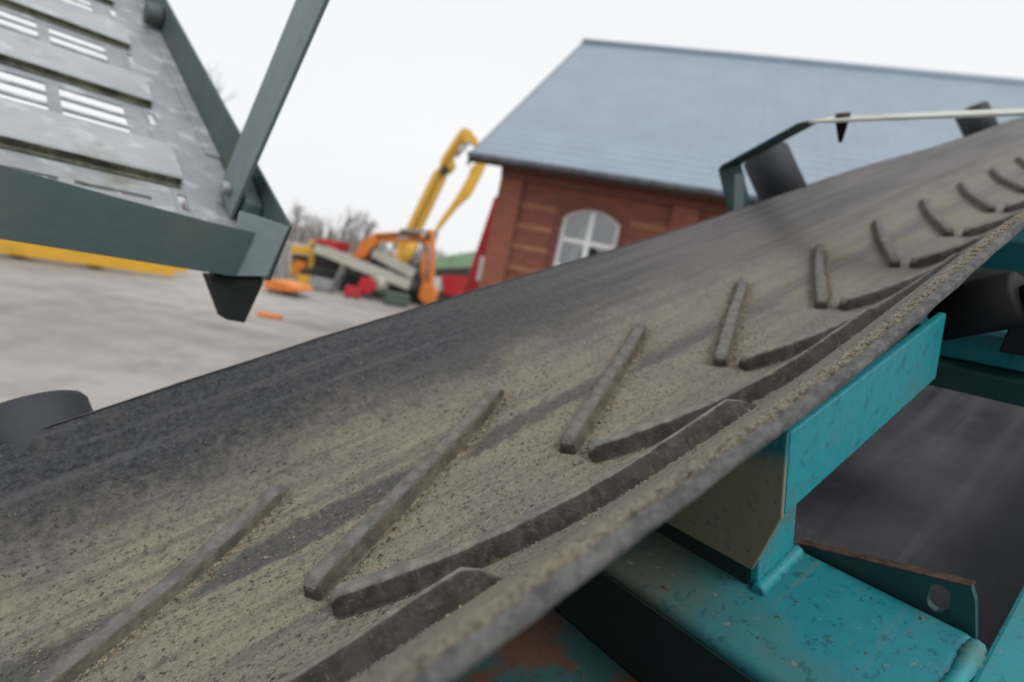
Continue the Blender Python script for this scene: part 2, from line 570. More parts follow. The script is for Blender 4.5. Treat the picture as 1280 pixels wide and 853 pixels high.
# ------------------------------------------------------------------ conveyor frame of reference (h = eye distance above the belt bed)
H = 0.42
BU, BV, BN = Vector((0.70099, 0.59304, 0.39613)), Vector((-0.64587, 0.76344, 0.0)), Vector((-0.30242, -0.25585, 0.9182))
BF = frame(BU, BV, BN, Vector((0, 0, HC)))
UA, VC, PITCH = 0.1118, 1.1502, 0.8325
KL, KR, SL0, SL1, SR0, SR1 = 1.9632, 2.149, 0.0324, 0.5048, 0.0428, 0.5288
PL, PR = (0.2787, 0.6125, 0.6823), (0.02, 0.4925, 0.809)
WL, WR = 0.985, 0.9771
U0, U1 = -6.0, 14.5
DRUM = 0.26


def smooth(a, b, x):
    t = max(0, min(1, (x - a) / (b - a)))
    return t * t * (3 - 2 * t)


def prof(s):
    w0, R, a = PL if s > 0 else PR
    sg = 1 if s > 0 else -1
    q = abs(s)
    if q < w0:
        return s, 0.0
    t = (q - w0) / R
    if t < a:
        return sg * (w0 + R * math.sin(t)), R * (1 - math.cos(t))
    d = q - w0 - R * a
    return sg * (w0 + R * math.sin(a) + d * math.cos(a)), R * (1 - math.cos(a)) + d * math.sin(a)


def belt_pt(u, s, off=0.0):
    """surface of the carrying belt at length u, arc s, raised by off along its normal (units of H)"""
    def raw(u, s):
        v, z = prof(s)
        tr = smooth(U0 - 0.1, U0 + 2.2, u) * (1 - smooth(U1 - 2.2, U1 + 0.1, u))
        v = s + (v - s) * tr
        z = z * tr
        if s < 0:
            z += 0.072 * smooth(0.85, 2.1, u) * smooth(0.35, 0.98, -s) * tr
            z -= 0.030 * smooth(0.918, 0.99, -s)
        else:
            z += 0.012 * math.sin(u * 1.5 + 0.5) * smooth(0.4, 1.0, s) * tr
        return Vector((u, v + VC, z - 1.0))
    p = raw(u, s)
    if off:
        a = raw(u, s + 0.01) - raw(u, s - 0.01)
        nn = Vector((1, 0, 0)).cross(a).normalized()
        p = p + nn * off
    return p * H


belt = thing('conveyor_belt', 'black rubber conveyor belt with raised chevron cleats, dusted with pale sand', 'conveyor belt', BF)
# carcass: top face, underside and cut edges
TH = 0.021
us = []
u = U0
while u < U1:
    us.append(u)
    u += 0.06 if -1.2 < u < 4 else 0.2
us.append(U1)
ss = [-WR + 0.006 * i for i in range(12)] + [-WR + 0.072 + (WR + WL - 0.072) * i / 80 for i in range(81)]
bm = B()
uvl = bm.loops.layers.uv.new('UVMap')
rows = [[bm.verts.new(belt_pt(u, s)) for s in ss] for u in us]
for i in range(len(us) - 1):
    for j in range(len(ss) - 1):
        f = bm.faces.new((rows[i][j], rows[i + 1][j], rows[i + 1][j + 1], rows[i][j + 1]))
        f.smooth = True
        for lp, (uu, sv) in zip(f.loops, ((us[i], ss[j]), (us[i + 1], ss[j]), (us[i + 1], ss[j + 1]), (us[i], ss[j + 1]))):
            lp[uvl].uv = (uu * H, sv * H)
me = bpy.data.meshes.new('carrying_side')
bm.to_mesh(me)
bm.free()
me.materials.append(M['belt'])
o = bpy.data.objects.new('carrying_side', me)
CO.objects.link(o)
o.parent = belt
o = None
bm = B()
rows = [[bm.verts.new(belt_pt(u, s, -TH)) for s in ss[::4]] for u in us[::2]]
for i in range(len(rows) - 1):
    for j in range(len(rows[0]) - 1):
        f = bm.faces.new((rows[i][j], rows[i][j + 1], rows[i + 1][j + 1], rows[i + 1][j]))
        f.smooth = True
obj('underside', bm, 'belt_back', belt)
rg = random.Random(3)
for s, sg in ((-WR, -1), (WL, 1)):
    bm = B()
    rows = []
    uu = []
    u = U0
    while u < U1:
        uu.append(u)
        u += 0.018 if (-0.6 < u < 2.6 and s < 0) else 0.12
    for u in uu:
        row = []
        for kx in range(6):
            t = kx / 5
            bulge = 0.010 * math.sin(math.pi * t)
            jit = 0.0035 * mnoise.noise(Vector((u * 9, t * 5, s * 7))) + 0.0022 * mnoise.noise(Vector((u * 37, t * 13, s)))
            row.append(bm.verts.new(belt_pt(u, s + sg * (0.002 + bulge + jit), 0.003 * (1 - t) - (TH + 0.002) * t)))
        rows.append(row)
    for i in range(len(rows) - 1):
        for j in range(5):
            f = bm.faces.new((rows[i][j], rows[i][j + 1], rows[i + 1][j + 1], rows[i + 1][j]))
            f.smooth = True
    obj('cut_edge', bm, 'edge', belt)
# return run and the wrap round both drums
bm = B()
ZR = -1.0 - 0.5 - TH
path = [(u, ZR) for u in [U0 + (U1 - U0) * i / 40 for i in range(41)]]
for i in range(1, 12):
    a = math.pi * i / 12
    path.append((U1 + 0.27 * math.sin(a), (ZR - 1.0) / 2 - 0.27 * math.cos(a)))
path.append((U1, -1.0 - 0.004))
path2 = []
for i in range(1, 12):
    a = math.pi * i / 12
    path2.append((U0 - 0.27 * math.sin(a), (ZR - 1.0) / 2 + 0.27 * math.cos(a)))
path = path + []
full = [(U0, -1.004)] + path2 + path
rows = []
for (u, z) in full:
    rows.append([bm.verts.new(Vector((u, VC - WR + (WR + WL) * j / 12, z)) * H) for j in range(13)])
for i in range(len(rows) - 1):
    for j in range(12):
        f = bm.faces.new((rows[i][j], rows[i + 1][j], rows[i + 1][j + 1], rows[i][j + 1]))
        f.smooth = True
ret = obj('return_side', bm, 'belt_ret', belt)


def cleat(nn, side):
    """one arm of a chevron, moulded on the belt: bevelled sides, blunt inner end, sloping outer end"""
    rr = random.Random(nn * 2 + side + 100)
    kk, a, b = (KL, SL0, SL1) if side > 0 else (KR, SR0, SR1)
    bm = B()
    TS = [0, 0.002, 0.006, 0.012, 0.020, 0.032, 0.06] + [0.06 + 0.80 * i / 18 for i in range(1, 19)] + [0.89, 0.92, 0.95, 0.975, 1.0]
    hgt = 0.058 if side > 0 else 0.062
    dirn = Vector((kk, 1)).normalized()
    perp = Vector((-dirn.y, dirn.x))
    secs = [(-0.048, 0.0), (-0.030, 0.12), (-0.025, 0.75), (-0.022, 0.94), (-0.016, 1.0), (0.016, 1.0), (0.022, 0.94), (0.025, 0.75), (0.030, 0.12), (0.048, 0.0)]
    if nn == -1 and side > 0:
        hgt *= 0.62                             # the nearest arm is worn down and half buried
    rings = []
    wt_ = bm.verts.layers.float.new('worn_top')
    tp_ = bm.verts.layers.float.new('tip')
    L = (b - a) * math.sqrt(1 + kk * kk)
    for t in TS:
        s = a + (b - a) * t
        u = UA + nn * PITCH + kk * s
        d0, d1 = t * L, (1 - t) * L
        hh = hgt * (0.72 + 0.28 * smooth(0, 0.020, d0)) * smooth(-0.014, 0.055, d1)
        ww = math.sqrt(max(0.0, 1 - (1 - min(1, (d0 + 0.006) / 0.026)) ** 2)) * (0.72 + 0.28 * smooth(0, 0.09, d1))
        wob = 0.0022 * mnoise.noise(Vector((u * 11, s * 5, nn)))
        ring = []
        for (c, hf) in secs:
            cc = c * ww + wob
            uu = u + perp.x * cc
            s_ = s + perp.y * cc
            j = 0.0018 * mnoise.noise(Vector((u * 23, c * 60, nn * 3.1)))
            vv = bm.verts.new(belt_pt(uu, side * s_, hh * hf * (1 + 8 * j) - 0.004 + j * (hf > 0)))
            vv[wt_] = 1.0 if hf > 0.9 else 0.0
            vv[tp_] = 1.0 if t < 0.007 else 0.0
            ring.append(vv)
        rings.append(ring)
    for A, Bq in zip(rings, rings[1:]):
        for j in range(len(secs) - 1):
            f = bm.faces.new((A[j], A[j + 1], Bq[j + 1], Bq[j]))
            f.smooth = 1 < j < len(secs) - 3
    bm.faces.new(rings[0])
    bm.faces.new(rings[-1][::-1])
    return obj('cleat', bm, 'cleat_dusty' if side > 0 else 'cleat', belt)


for nn in range(-6, 15):
    cleat(nn, 1)
    cleat(nn, -1)

# loose sand: crumbs strewn over the bed and banked against the cleats
bm = B()
rs = random.Random(11)


def crumb(c, r):
    e = [Vector((rs.uniform(0.6, 1.2), 0, 0)), Vector((0, rs.uniform(0.6, 1.2), 0)), Vector((0, 0, rs.uniform(0.5, 0.9)))]
    ro = Matrix.Rotation(rs.uniform(0, 6.28), 3, 'Z')
    vs = [bm.verts.new(c + ro @ (x * r * sg)) for x in e for sg in (1, -1)]
    for a in (0, 1):
        for b_ in (2, 3):
            for c_ in (4, 5):
                bm.faces.new((vs[a], vs[b_], vs[c_]))


for i in range(12000):
    u = rs.uniform(-0.75, 2.6)
    s = rs.gauss(0.12, 0.33)
    if not -0.95 < s < 0.9:
        continue
    if s > 0.55 and rs.random() < 0.6:
        continue
    r = rs.choice((0.0006, 0.0008, 0.001, 0.0013, 0.0018)) * rs.uniform(0.7, 1.3)
    crumb(belt_pt(u, s) + Vector((0, 0, r * 0.3)), r)
for nn in range(-1, 4):
    for side, kk, a, b_, cnt in ((1, KL, SL0, SL1, 1100), (-1, KR, SR0, SR1, 900)):
        for i in range(cnt):
            t = rs.random()
            s = a + (b_ - a) * t
            c = 0.033 + abs(rs.gauss(0, 0.012))
            d = Vector((kk, 1)).normalized()
            sgn = 1 if rs.random() < 0.8 else -1
            u = UA + nn * PITCH + kk * s + sgn * d.y * c
            s2 = s - sgn * d.x * c
            r = rs.choice((0.0006, 0.0009, 0.0012, 0.0016, 0.0021))
            crumb(belt_pt(u, side * s2) + Vector((0, 0, r * 0.3)), r)
for i in range(4200):                       # gritty line along the inner lip of the near edge
    u = rs.uniform(-0.1, 2.2)
    s = -WR + abs(rs.gauss(0, 0.022))
    r = rs.choice((0.0004, 0.0006, 0.0008, 0.001))
    crumb(belt_pt(u, s) + Vector((0, 0, r * 0.3)), r)
sand = obj('sand', bm, 'grain')
sand.matrix_world = BF
sand['kind'] = 'stuff'
tag(sand, 'loose sand and grit scattered over the cleated belt', 'sand')

# ------------------------------------------------------------------ conveyor frame (teal steelwork)
fr = thing('conveyor_support', 'teal painted steel conveyor frame carrying the belt, dirty and chipped', 'steel frame', BF)


def hv(*p):
    return Vector(p) * H


def fbox(name, lo, hi, mat, bevel=0.004, segs=2):
    bm = B()
    box(bm, hv(*lo), hv(*hi))
    return obj(name, bm, mat, fr, bevel * H, segs=segs)


# longitudinal stringer under the near wing
fbox('stringer', (1.0135, 0.487, -0.859), (1.88, 0.509, -0.650), 'teal', 0.006)
fbox('stringer_flange', (1.0135, 0.5095, -0.873), (1.88, 0.70, -0.860), 'teal')
# dirt covered end plate below the trough, its corner cut off
bm = B()
po = [(0.4885, -0.648), (0.4885, -0.858), (0.549, -1.042), (0.99, -1.046), (0.95, -1.015), (0.86, -0.972), (0.72, -0.847), (0.62, -0.748), (0.55, -0.678)]
solid(bm, [hv(1.0, v, z) for v, z in po], [hv(1.0125, v, z) for v, z in po])
obj('end_plate', bm, 'teal_dirty', fr, 0.003 * H)
fbox('foot_rib', (1.0135, 0.540, -1.099), (1.18, 0.562, -0.874), 'teal_weld', 0.004)
fbox('lip_shade', (1.006, 0.5625, -1.098), (1.0125, 1.0, -1.047), 'shade_paint', 0.001)  # dark strip painting the shade in the gap below the end plate


def weld(pts, r, sd):
    q = random.Random(sd)
    bm = B()
    rings = []
    for a, b_ in zip(pts, pts[1:]):
        a, b_ = Vector(a), Vector(b_)
        n_ = max(4, int((b_ - a).length / (r * 0.55)))
        for i in range(n_):
            rings.append((a + (b_ - a) * i / n_, r * (0.94 + 0.10 * (i % 2) + q.uniform(-0.17, 0.17))))
    d = (Vector(pts[-1]) - Vector(pts[0])).normalized()
    a1 = d.orthogonal().normalized()
    b1 = d.cross(a1)
    prev = None
    for c, rr in rings:
        ring = [bm.verts.new((c + (a1 * math.cos(t * 0.7854) + b1 * math.sin(t * 0.7854)) * rr) * H) for t in range(8)]
        if prev:
            for t in range(8):
                f = bm.faces.new((prev[t], prev[(t + 1) % 8], ring[(t + 1) % 8], ring[t]))
                f.smooth = True
        else:
            bm.faces.new(ring)
        prev = ring
    bm.faces.new(prev)
    return obj('weld_bead', bm, 'teal_weld', fr)


weld([(1.0, 0.533, -1.094), (1.2, 0.533, -1.094)], 0.018, 1)
weld([(0.86, 0.163, -1.101), (1.20, 0.163, -1.108)], 0.020, 2)
# cross beam and lower tray
fbox('cross_beam', (0.82, 0.165, -1.42), (1.215, 1.95, -1.10), 'teal_beam', 0.024, 6)
fbox('beam_shade', (0.811, 0.19, -1.42), (0.8175, 1.95, -1.130), 'shade_paint', 0.002)  # added dark sheet, paints shade over the beam's near face
fbox('tray_plate', (0.22, 0.30, -1.46), (0.815, 1.95, -1.43), 'teal_rust', 0.004)
# bracket plate with a slotted hole, standing on the far side of the cross beam
bm = B()
po = [(0.545, -1.20), (0.545, -1.103), (0.50, -1.088), (0.198, -0.998), (0.186, -1.03), (0.172, -1.12), (0.172, -1.20)]
hole = []
for i in range(12):
    a = 2 * math.pi * i / 12
    hole.append((0.245 + 0.021 * math.cos(a), -1.066 + 0.021 * math.sin(a) + (0.016 if math.sin(a) > 0.01 else -0.016)))
geo = []
for lp in (po, hole):
    vs = [bm.verts.new(hv(1.222, v, z)) for v, z in lp]
    geo += [bm.edges.new((vs[i], vs[(i + 1) % len(vs)])) for i in range(len(vs))]
bmesh.ops.triangle_fill(bm, use_beauty=True, edges=geo)
ex = bmesh.ops.extrude_face_region(bm, geom=bm.faces[:])
bmesh.ops.translate(bm, verts=[v for v in ex['geom'] if isinstance(v, bmesh.types.BMVert)], vec=hv(0.016, 0, 0))
bp = obj('slotted_bracket', bm, 'teal_dark', fr)
bm = B()
box(bm, hv(0, 0, -0.0035), hv(0.021, 0.37, 0.0))
o = obj('rusty_edge', bm, 'rust', bp)
o.matrix_local = Matrix.Translation(hv(1.219, 0.196, -0.993)) @ Matrix.Rotation(-math.atan2(0.09, 0.302), 4, 'X')
# outer rail
fbox('side_rail', (-5.5, -0.16, -1.42), (14.2, 0.155, -1.17), 'teal', 0.01)
fbox('side_rail', (-5.5, 2.10, -1.42), (14.2, 2.34, -1.05), 'teal', 0.01)
# roller bracket farther up
fbox('roller_bracket', (2.155, 0.20, -0.90), (2.42, 0.66, -0.80), 'teal', 0.008)
fbox('roller_bracket', (2.10, 0.165, -0.99), (2.46, 0.60, -0.905), 'teal_dark', 0.008)
bm = B()
po = [(0.385, -0.795), (0.235, -0.795), (0.25, -0.66), (0.285, -0.60), (0.335, -0.60), (0.365, -0.66)]
solid(bm, [hv(2.02, v, z) for v, z in po], [hv(2.24, v, z) for v, z in po])
obj('roller_hanger', bm, 'black', fr, 0.006 * H)
# more cross beams along the frame, out past the picture
for u in (-4.0, -1.6, 5.2, 8.4, 11.6):
    fbox('cross_beam', (u, 0.157, -1.42), (u + 0.36, 2.098, -1.20), 'teal', 0.012)
# posts that carry the far guide rollers
ROL = ((-0.29, 0.035), (4.17, 0.29), (8.55, 0.24))
for u, t in ROL:
    bm = B()
    box(bm, hv(u - 0.06, 2.12, -1.05), hv(u + 0.06, 2.20, -0.93))
    obj('roller_post', bm, 'teal_dark', fr, 0.004 * H)
# flat bar hoop over the belt at the second guide roller
bm = B()
UH0, UH1 = 3.56, 3.84
loop = [(0.16, -1.12), (0.14, -0.55), (0.30, -0.285), (0.60, -0.245), (1.14, -0.225), (1.74, -0.207), (1.80, -0.213), (2.31, -0.45), (2.325, -0.47), (2.24, -0.76), (2.20, -1.05)]
T2 = 0.016
up_, dn_ = [], []
for i, (v, z) in enumerate(loop):
    a = Vector(loop[max(0, i - 1)])
    b_ = Vector(loop[min(len(loop) - 1, i + 1)])
    d = (b_ - a).normalized()
    nn = Vector((-d.y, d.x))
    up_.append(Vector((v, z)) + nn * T2 / 2)
    dn_.append(Vector((v, z)) - nn * T2 / 2)
for a, b_ in ((0, 6), (6, 8), (8, 10)):
    pass


def hoop(i0, i1, mat, name, w0=UH0, w1=UH1):
    bm = B()
    ol = up_[i0:i1 + 1] + dn_[i0:i1 + 1][::-1]
    solid(bm, [hv(w0, *q) for q in ol], [hv(w1, *q) for q in ol])
    return obj(name, bm, mat, fr, 0.003 * H)


hoop(0, 5, 'pale', 'hoop_bar')
hoop(5, 8, 'teal_dark', 'hoop_arm')
hoop(8, 10, 'teal_dark', 'hoop_leg', UH0, UH1 - 0.02)
fbox('hoop_leg_flange', (UH0 - 0.012, 2.13, -0.80), (UH0, 2.2, -0.50), 'grey_green_light')
bm = B()
bz = -0.2105
tube(bm, hv(3.70, 1.614, bz + 0.008), hv(3.70, 1.614, bz + 0.034), 0.04 * H, n=6)
o = obj('bolt', bm, 'rust', fr, 0.003 * H)
bm = B()
tube(bm, hv(3.70, 1.614, bz - 0.008), hv(3.70, 1.614, bz - 0.13), 0.036 * H, 0.010 * H, n=10)
obj('bolt_tail', bm, 'black', o)
bpy.context.view_layer.update()

# rollers
LB = ('dark blue grey guide roller lowest down the belt, in front of the open yard',
      'dark guide roller tucked under the bent green hoop arm',
      'dark guide roller highest up the belt, standing behind the pale hoop bar')
rp = None
for i, (u, t) in enumerate(ROL):
    ax = Vector((0, 0.54, 1)).normalized()
    c = Vector((u, 2.215, -0.68))
    mw = BF @ Matrix.Translation(c * H)
    r = thing('guide_roller', LB[i], 'roller', mw, 'guide rollers along the far belt edge')
    if rp is None:
        bm = B()
        R_ = 0.162
        tube(bm, ax * -0.42 * H, ax * t * H, 0, n=40, prof=[(0, 0.14 * H), (0.015, R_ * H), (0.93, R_ * H), (0.975, (R_ - 0.012) * H), (1, (R_ - 0.035) * H)])
        rp = [obj('shell', bm, 'roller', r)]
        bm = B()
        tube(bm, ax * (t - 0.002) * H, ax * (t + 0.012) * H, 0.05 * H, n=16)
        rp.append(obj('axle', bm, 'black', r))
        t0 = t
    else:
        for q in rp:
            c2 = q.copy()
            CO.objects.link(c2)
            c2.parent = r
            c2.location = ax * (t - t0) * H
r = thing('support_roller', 'black support roller under the near belt edge, beside the black hanger', 'roller', BF)
a0, dr = Vector((2.06, 0.36, -0.632)), Vector((0, 0.90, -0.43)).normalized()
bm = B()
tube(bm, a0 * H, (a0 + dr * 0.22) * H, 0, n=40, prof=[(0, 0.068 * H), (0.05, 0.082 * H), (0.97, 0.082 * H), (1, 0.068 * H)])
obj('shell', bm, 'black', r)
bm = B()
tube(bm, (a0 - dr * 0.05) * H, (a0 - dr * 0.002) * H, 0.035 * H, n=16)
obj('axle', bm, 'black', r)
for u, nm, lb in ((U0, 'tail_drum', 'steel tail drum at the low end of the cleated belt'), (U1, 'head_drum', 'steel head drum at the high end of the cleated belt')):
    d = thing(nm, lb, 'drum', BF @ Matrix.Translation(hv(u, VC, (ZR - 1.0) / 2)))
    bm = B()
    tube(bm, hv(0, -0.98, 0), hv(0, 0.98, 0), 0.245 * H, n=32)
    obj('shell', bm, 'black', d)

# trestle legs that hold the conveyor up
for u in (-4.6, 2.6, 11.9):
    for v, lb in ((-0.05, 'near'), (2.2, 'far')):
        p = BF @ hv(u, v, -1.43)
        bm = B()
        box(bm, (p.x - 0.05, p.y - 0.05, 0.02), (p.x + 0.05, p.y + 0.05, p.z - 0.03))
        lg = obj('trestle_leg', bm, 'teal', None)
        lg.parent = fr
        lg.matrix_parent_inverse = BF.inverted()
        bm = B()
        box(bm, (p.x - 0.12, p.y - 0.12, 0.0), (p.x + 0.12, p.y + 0.12, 0.019))
        ft = obj('foot_plate', bm, 'black', lg)

# ------------------------------------------------------------------ galvanised walkway, upper left
SP, SS, SM = Vector((0.69500, 0.71900, 0)), Vector((-0.63695, 0.61569, 0.46391)), Vector((0.33355, -0.32242, 0.88588))
SORG = Vector((-0.60814, 1.2, HC - 0.02292))
SF = frame(SP, SS, SM, SORG)
wk = thing('steel_walkway', 'galvanised perforated walkway on grey green stringer, hanging at upper left', 'walkway', SF)


def wbox(name, lo, hi, mat, bevel=0.002, parent=None):
    bm = B()
    box(bm, lo, hi)
    return obj(name, bm, mat, parent or wk, bevel)


PIT = 0.393
COLS = [(-1.06, -0.945), (-0.905, -0.79), (-0.745, -0.63), (-0.58, -0.455), (-0.42, -0.299), (-0.276, -0.155)]
PA, PB = -1.12, -0.113
for kx in range(-1, 7):
    s0 = kx * PIT
    # perforated strip: solid lands between three rows of slots
    lo, hi = s0 - 0.085, s0 + 0.128
    if kx == -1:
        continue
    slots = [(s0 + 0.036, s0 + 0.080), (s0 - 0.022, s0 + 0.022), (s0 - 0.078, s0 - 0.036)]
    if kx == 0:
        slots = [(s0 + 0.040, s0 + 0.055), (s0 - 0.004, s0 + 0.016), (s0 - 0.060, s0 - 0.045)]
    bm = B()
    t0_, t1_ = -0.004, 0.0
    edges = [lo] + [x for sl in sorted(slots) for x in sl] + [hi]
    for a, b_ in zip(edges[0::2], edges[1::2]):
        box(bm, (PA, a, t0_), (PB, b_, t1_))
    xs = [PA] + [x for c in COLS for x in c] + [PB]
    for sl in slots:
        for a, b_ in zip(xs[0::2], xs[1::2]):
            box(bm, (a, sl[0], t0_ + 0.0002), (b_, sl[1], t1_ - 0.0002))
    obj('perforated_strip', bm, 'galv_moss', wk)
    # raised plain plank between the strips, with its mossy lower lip
    a, b_ = s0 + 0.134, s0 + 0.290
    bm = B()
    out = [(a, 0.0015), (a, 0.014), (a + 0.005, 0.020), (b_ - 0.005, 0.020), (b_, 0.016), (b_, 0.0015)]
    solid(bm, [(PA, y, z) for y, z in out], [(-0.088, y, z) for y, z in out])
    pl = obj('plank', bm, 'galv', wk, 0.001)
    bm = B()
    box(bm, (PA, a - 0.005, 0.001), (-0.092, a - 0.0005, 0.015))
    box(bm, (PA, a - 0.020, 0.0012), (-0.092, a - 0.0055, 0.003))
    obj('mossy_lip', bm, 'moss', pl)
# edge flange, with an oblong slot beside each strip
bm = B()
box(bm, (-0.0885, -0.09, -0.004), (0.026, 2.8, 0.001))
a = -0.0895
for kx in range(0, 7):
    s0 = kx * PIT
    box(bm, (-0.1125, a, -0.0038), (-0.0887, s0 + 0.024, 0.0008))
    a = s0 + 0.088
    box(bm, (-0.1125, s0 + 0.024, -0.0038), (-0.104, a, 0.0008))
box(bm, (-0.1125, a, -0.0038), (-0.0887, 2.8, 0.0008))
obj('edge_flange', bm, 'galv_moss', wk, 0.0005)
# side stringer
bm = B()
po = [(-0.139, 0.101), (2.8, 0.101), (2.8, -0.11), (-0.02, -0.11), (-0.139, -0.03)]
solid(bm, [(0.030, y, z) for y, z in po], [(0.036, y, z) for y, z in po])
obj('stringer', bm, 'grey_green', wk, 0.001)
wbox('stringer_angle', (-0.004, 0.32, 0.0015), (0.0295, 2.7, 0.006), 'galv_moss')
# pin bracket, brace and bolts on the inner face of the stringer
bm = B()
po = [(-0.02, 0.002), (0.17, 0.002), (0.15, 0.05), (0.11, 0.075), (0.0, 0.06)]
solid(bm, [(-0.004, y, z) for y, z in po], [(0.029, y, z) for y, z in po])
obj('pin_bracket', bm, 'grey_green', wk, 0.003)
bm = B()
b0, b1 = Vector((-0.012, 0.082, 0.010)), Vector((-0.012, 0.004, 0.475))
bar(bm, b0, b1 + (b1 - b0) * 0.8, 0.112, 0.008, (0, 1, 0))
brace = obj('brace', bm, 'grey_green_light', wk, 0.001)
bm = B()
tube(bm, Vector((-0.034, 0.074, 0.046)), Vector((-0.0165, 0.074, 0.046)), 0.014, n=16)
obj('bolt', bm, 'galv', brace, 0.002)
bm = B()
tube(bm, Vector((-0.02, 0.0, 0.0)), Vector((0.026, 0.0, 0.0)), 0.034, n=24)
o = obj('pivot', bm, 'grey_green', wk, 0.003)
o.location = (0.0, 1.22, 0.045)
# lower end: toe board, end plate, rubber foot (in a frame that stands upright)
hd = Vector((SS.x, SS.y, 0)).normalized()
tip = SF @ Vector((0.033, -0.139, 0.101))
dn = (tip - SORG).dot(hd)


def on_plane(px, py, off):
    d = CR @ Vector(((px - 640) / 711, (426.5 - py) / 711, -1))
    o_ = Vector((0, 0, HC))
    t = ((SORG - o_).dot(hd) + off) / d.dot(hd)
    return o_ + d * t


SI = SF.inverted()


def plate(name, pix, off, th, mat, parent=wk):
    A = [on_plane(x, y, off) for x, y in pix]
    Bq = [p + hd * th for p in A]
    bm = B()
    solid(bm, [SI @ p for p in A], [SI @ p for p in Bq])
    return obj(name, bm, mat, parent, 0.0012)


plate('toe_board', [(-160, 158), (0, 206), (140, 245), (260, 277), (320, 291), (294, 346), (200, 331), (0, 299), (-160, 269)], dn - 0.012, 0.006, 'grey_green')
plate('end_plate', [(300, 264), (322, 270), (362, 284), (334, 346), (280, 345)], dn - 0.003, 0.005, 'grey_green_light')
ft = plate('foot', [(263, 346), (330, 350), (328, 357), (306, 404), (283, 400)], dn + 0.005, 0.05, 'rubber')
plate('foot_stem', [(270, 330), (325, 338), (328, 349), (268, 345)], dn + 0.008, 0.03, 'black')
# legs that carry the walkway's upper part, outside the frame
for sx in (2.7,):
    for pp in (-1.05,):
        p = SF @ Vector((pp, sx, -0.02))
        bm = B()
        box(bm, (p.x - 0.03, p.y - 0.03, 0), (p.x + 0.03, p.y + 0.03, p.z))
        lg = obj('leg', bm, 'grey_green')
        lg.parent = wk
        lg.matrix_parent_inverse = SI

# ------------------------------------------------------------------ brick house
HF = frame(Vector((0.9644, -0.2644, 0)), Vector((0.2644, 0.9644, 0)), Vector((0, 0, 1)), Vector((2.644, 9.644, 0)))
hs = thing('brick_house', 'red brick hall with blue grey tiled roof and arched white window', 'building', HF)


def hbox(name, lo, hi, mat, parent=hs, bevel=0.0):
    bm = B()
    box(bm, lo, hi)
    return obj(name, bm, mat, parent, bevel)


X0, X1, DEP, ZW = -3.45, 10.0, 11.5, 4.42
WINS = [-1.79, 1.31, 4.41, 7.51]
HW, SILL, SPR, RISE = 0.52, 2.45, 3.80, 0.19


def arch(xc, hw, z0, zs, rise, n=10):
    pts = [(xc - hw, z0), (xc + hw, z0)]
    for i in range(n + 1):
        t = 1 - 2 * i / n
        pts.append((xc + hw * t, zs + rise * (1 - t * t)))
    return pts


# front wall with arched openings
bm = B()
edges = []
lay = [[(X0, 0), (X1, 0), (X1, ZW), (X0, ZW)]] + [arch(x, HW, SILL, SPR, RISE) for x in WINS]
for lp in lay:
    vs = [bm.verts.new((x, 0, z)) for x, z in lp]
    edges += [bm.edges.new((vs[i], vs[(i + 1) % len(vs)])) for i in range(len(vs))]
bmesh.ops.triangle_fill(bm, use_beauty=True, edges=edges)
for f in list(bm.faces):
    c = f.calc_center_median()
    for x in WINS:
        t = (c.x - x) / HW
        if abs(t) < 1 and SILL < c.z < SPR + RISE * (1 - t * t):
            bm.faces.remove(f)
            break
ex = bmesh.ops.extrude_face_region(bm, geom=bm.faces[:])
bmesh.ops.translate(bm, verts=[v for v in ex['geom'] if isinstance(v, bmesh.types.BMVert)], vec=(0, 0.3, 0))
obj('front_wall', bm, 'brick', hs)
hbox('back_wall', (X0, DEP - 0.3, 0), (X1, DEP, ZW), 'brick')
RZ, RY = 9.08, DEP / 2
for nm, a, b_ in (('gable_wall', X0, X0 + 0.299), ('gable_wall', X1 - 0.299, X1)):
    bm = B()
    po = [(0.301, 0), (DEP - 0.301, 0), (DEP - 0.301, ZW), (RY, RZ - 0.35), (0.301, ZW)]
    solid(bm, [(a, y, z) for y, z in po], [(b_, y, z) for y, z in po])
    obj(nm, bm, 'brick', hs)
# corner and intermediate piers
for xa in (-3.55, -0.47, 2.63, 5.73, 9.6):
    w = 0.43
    hbox('pier', (xa, -0.10, 0), (xa + w, -0.002, ZW - 0.16), 'brick_pier', bevel=0.01)
hbox('pier', (-3.55, -0.001, 0), (-3.452, 0.33, ZW - 0.16), 'brick_pier')
# corbelled courses below the eaves, the shade there put in as darker brick
for i in range(3):
    hbox('corbel_course', (X0 - 0.1, -0.13 - 0.03 * i, ZW - 0.15 + 0.08 * i), (X1, -0.003, ZW - 0.073 + 0.08 * i), 'brick_dark')
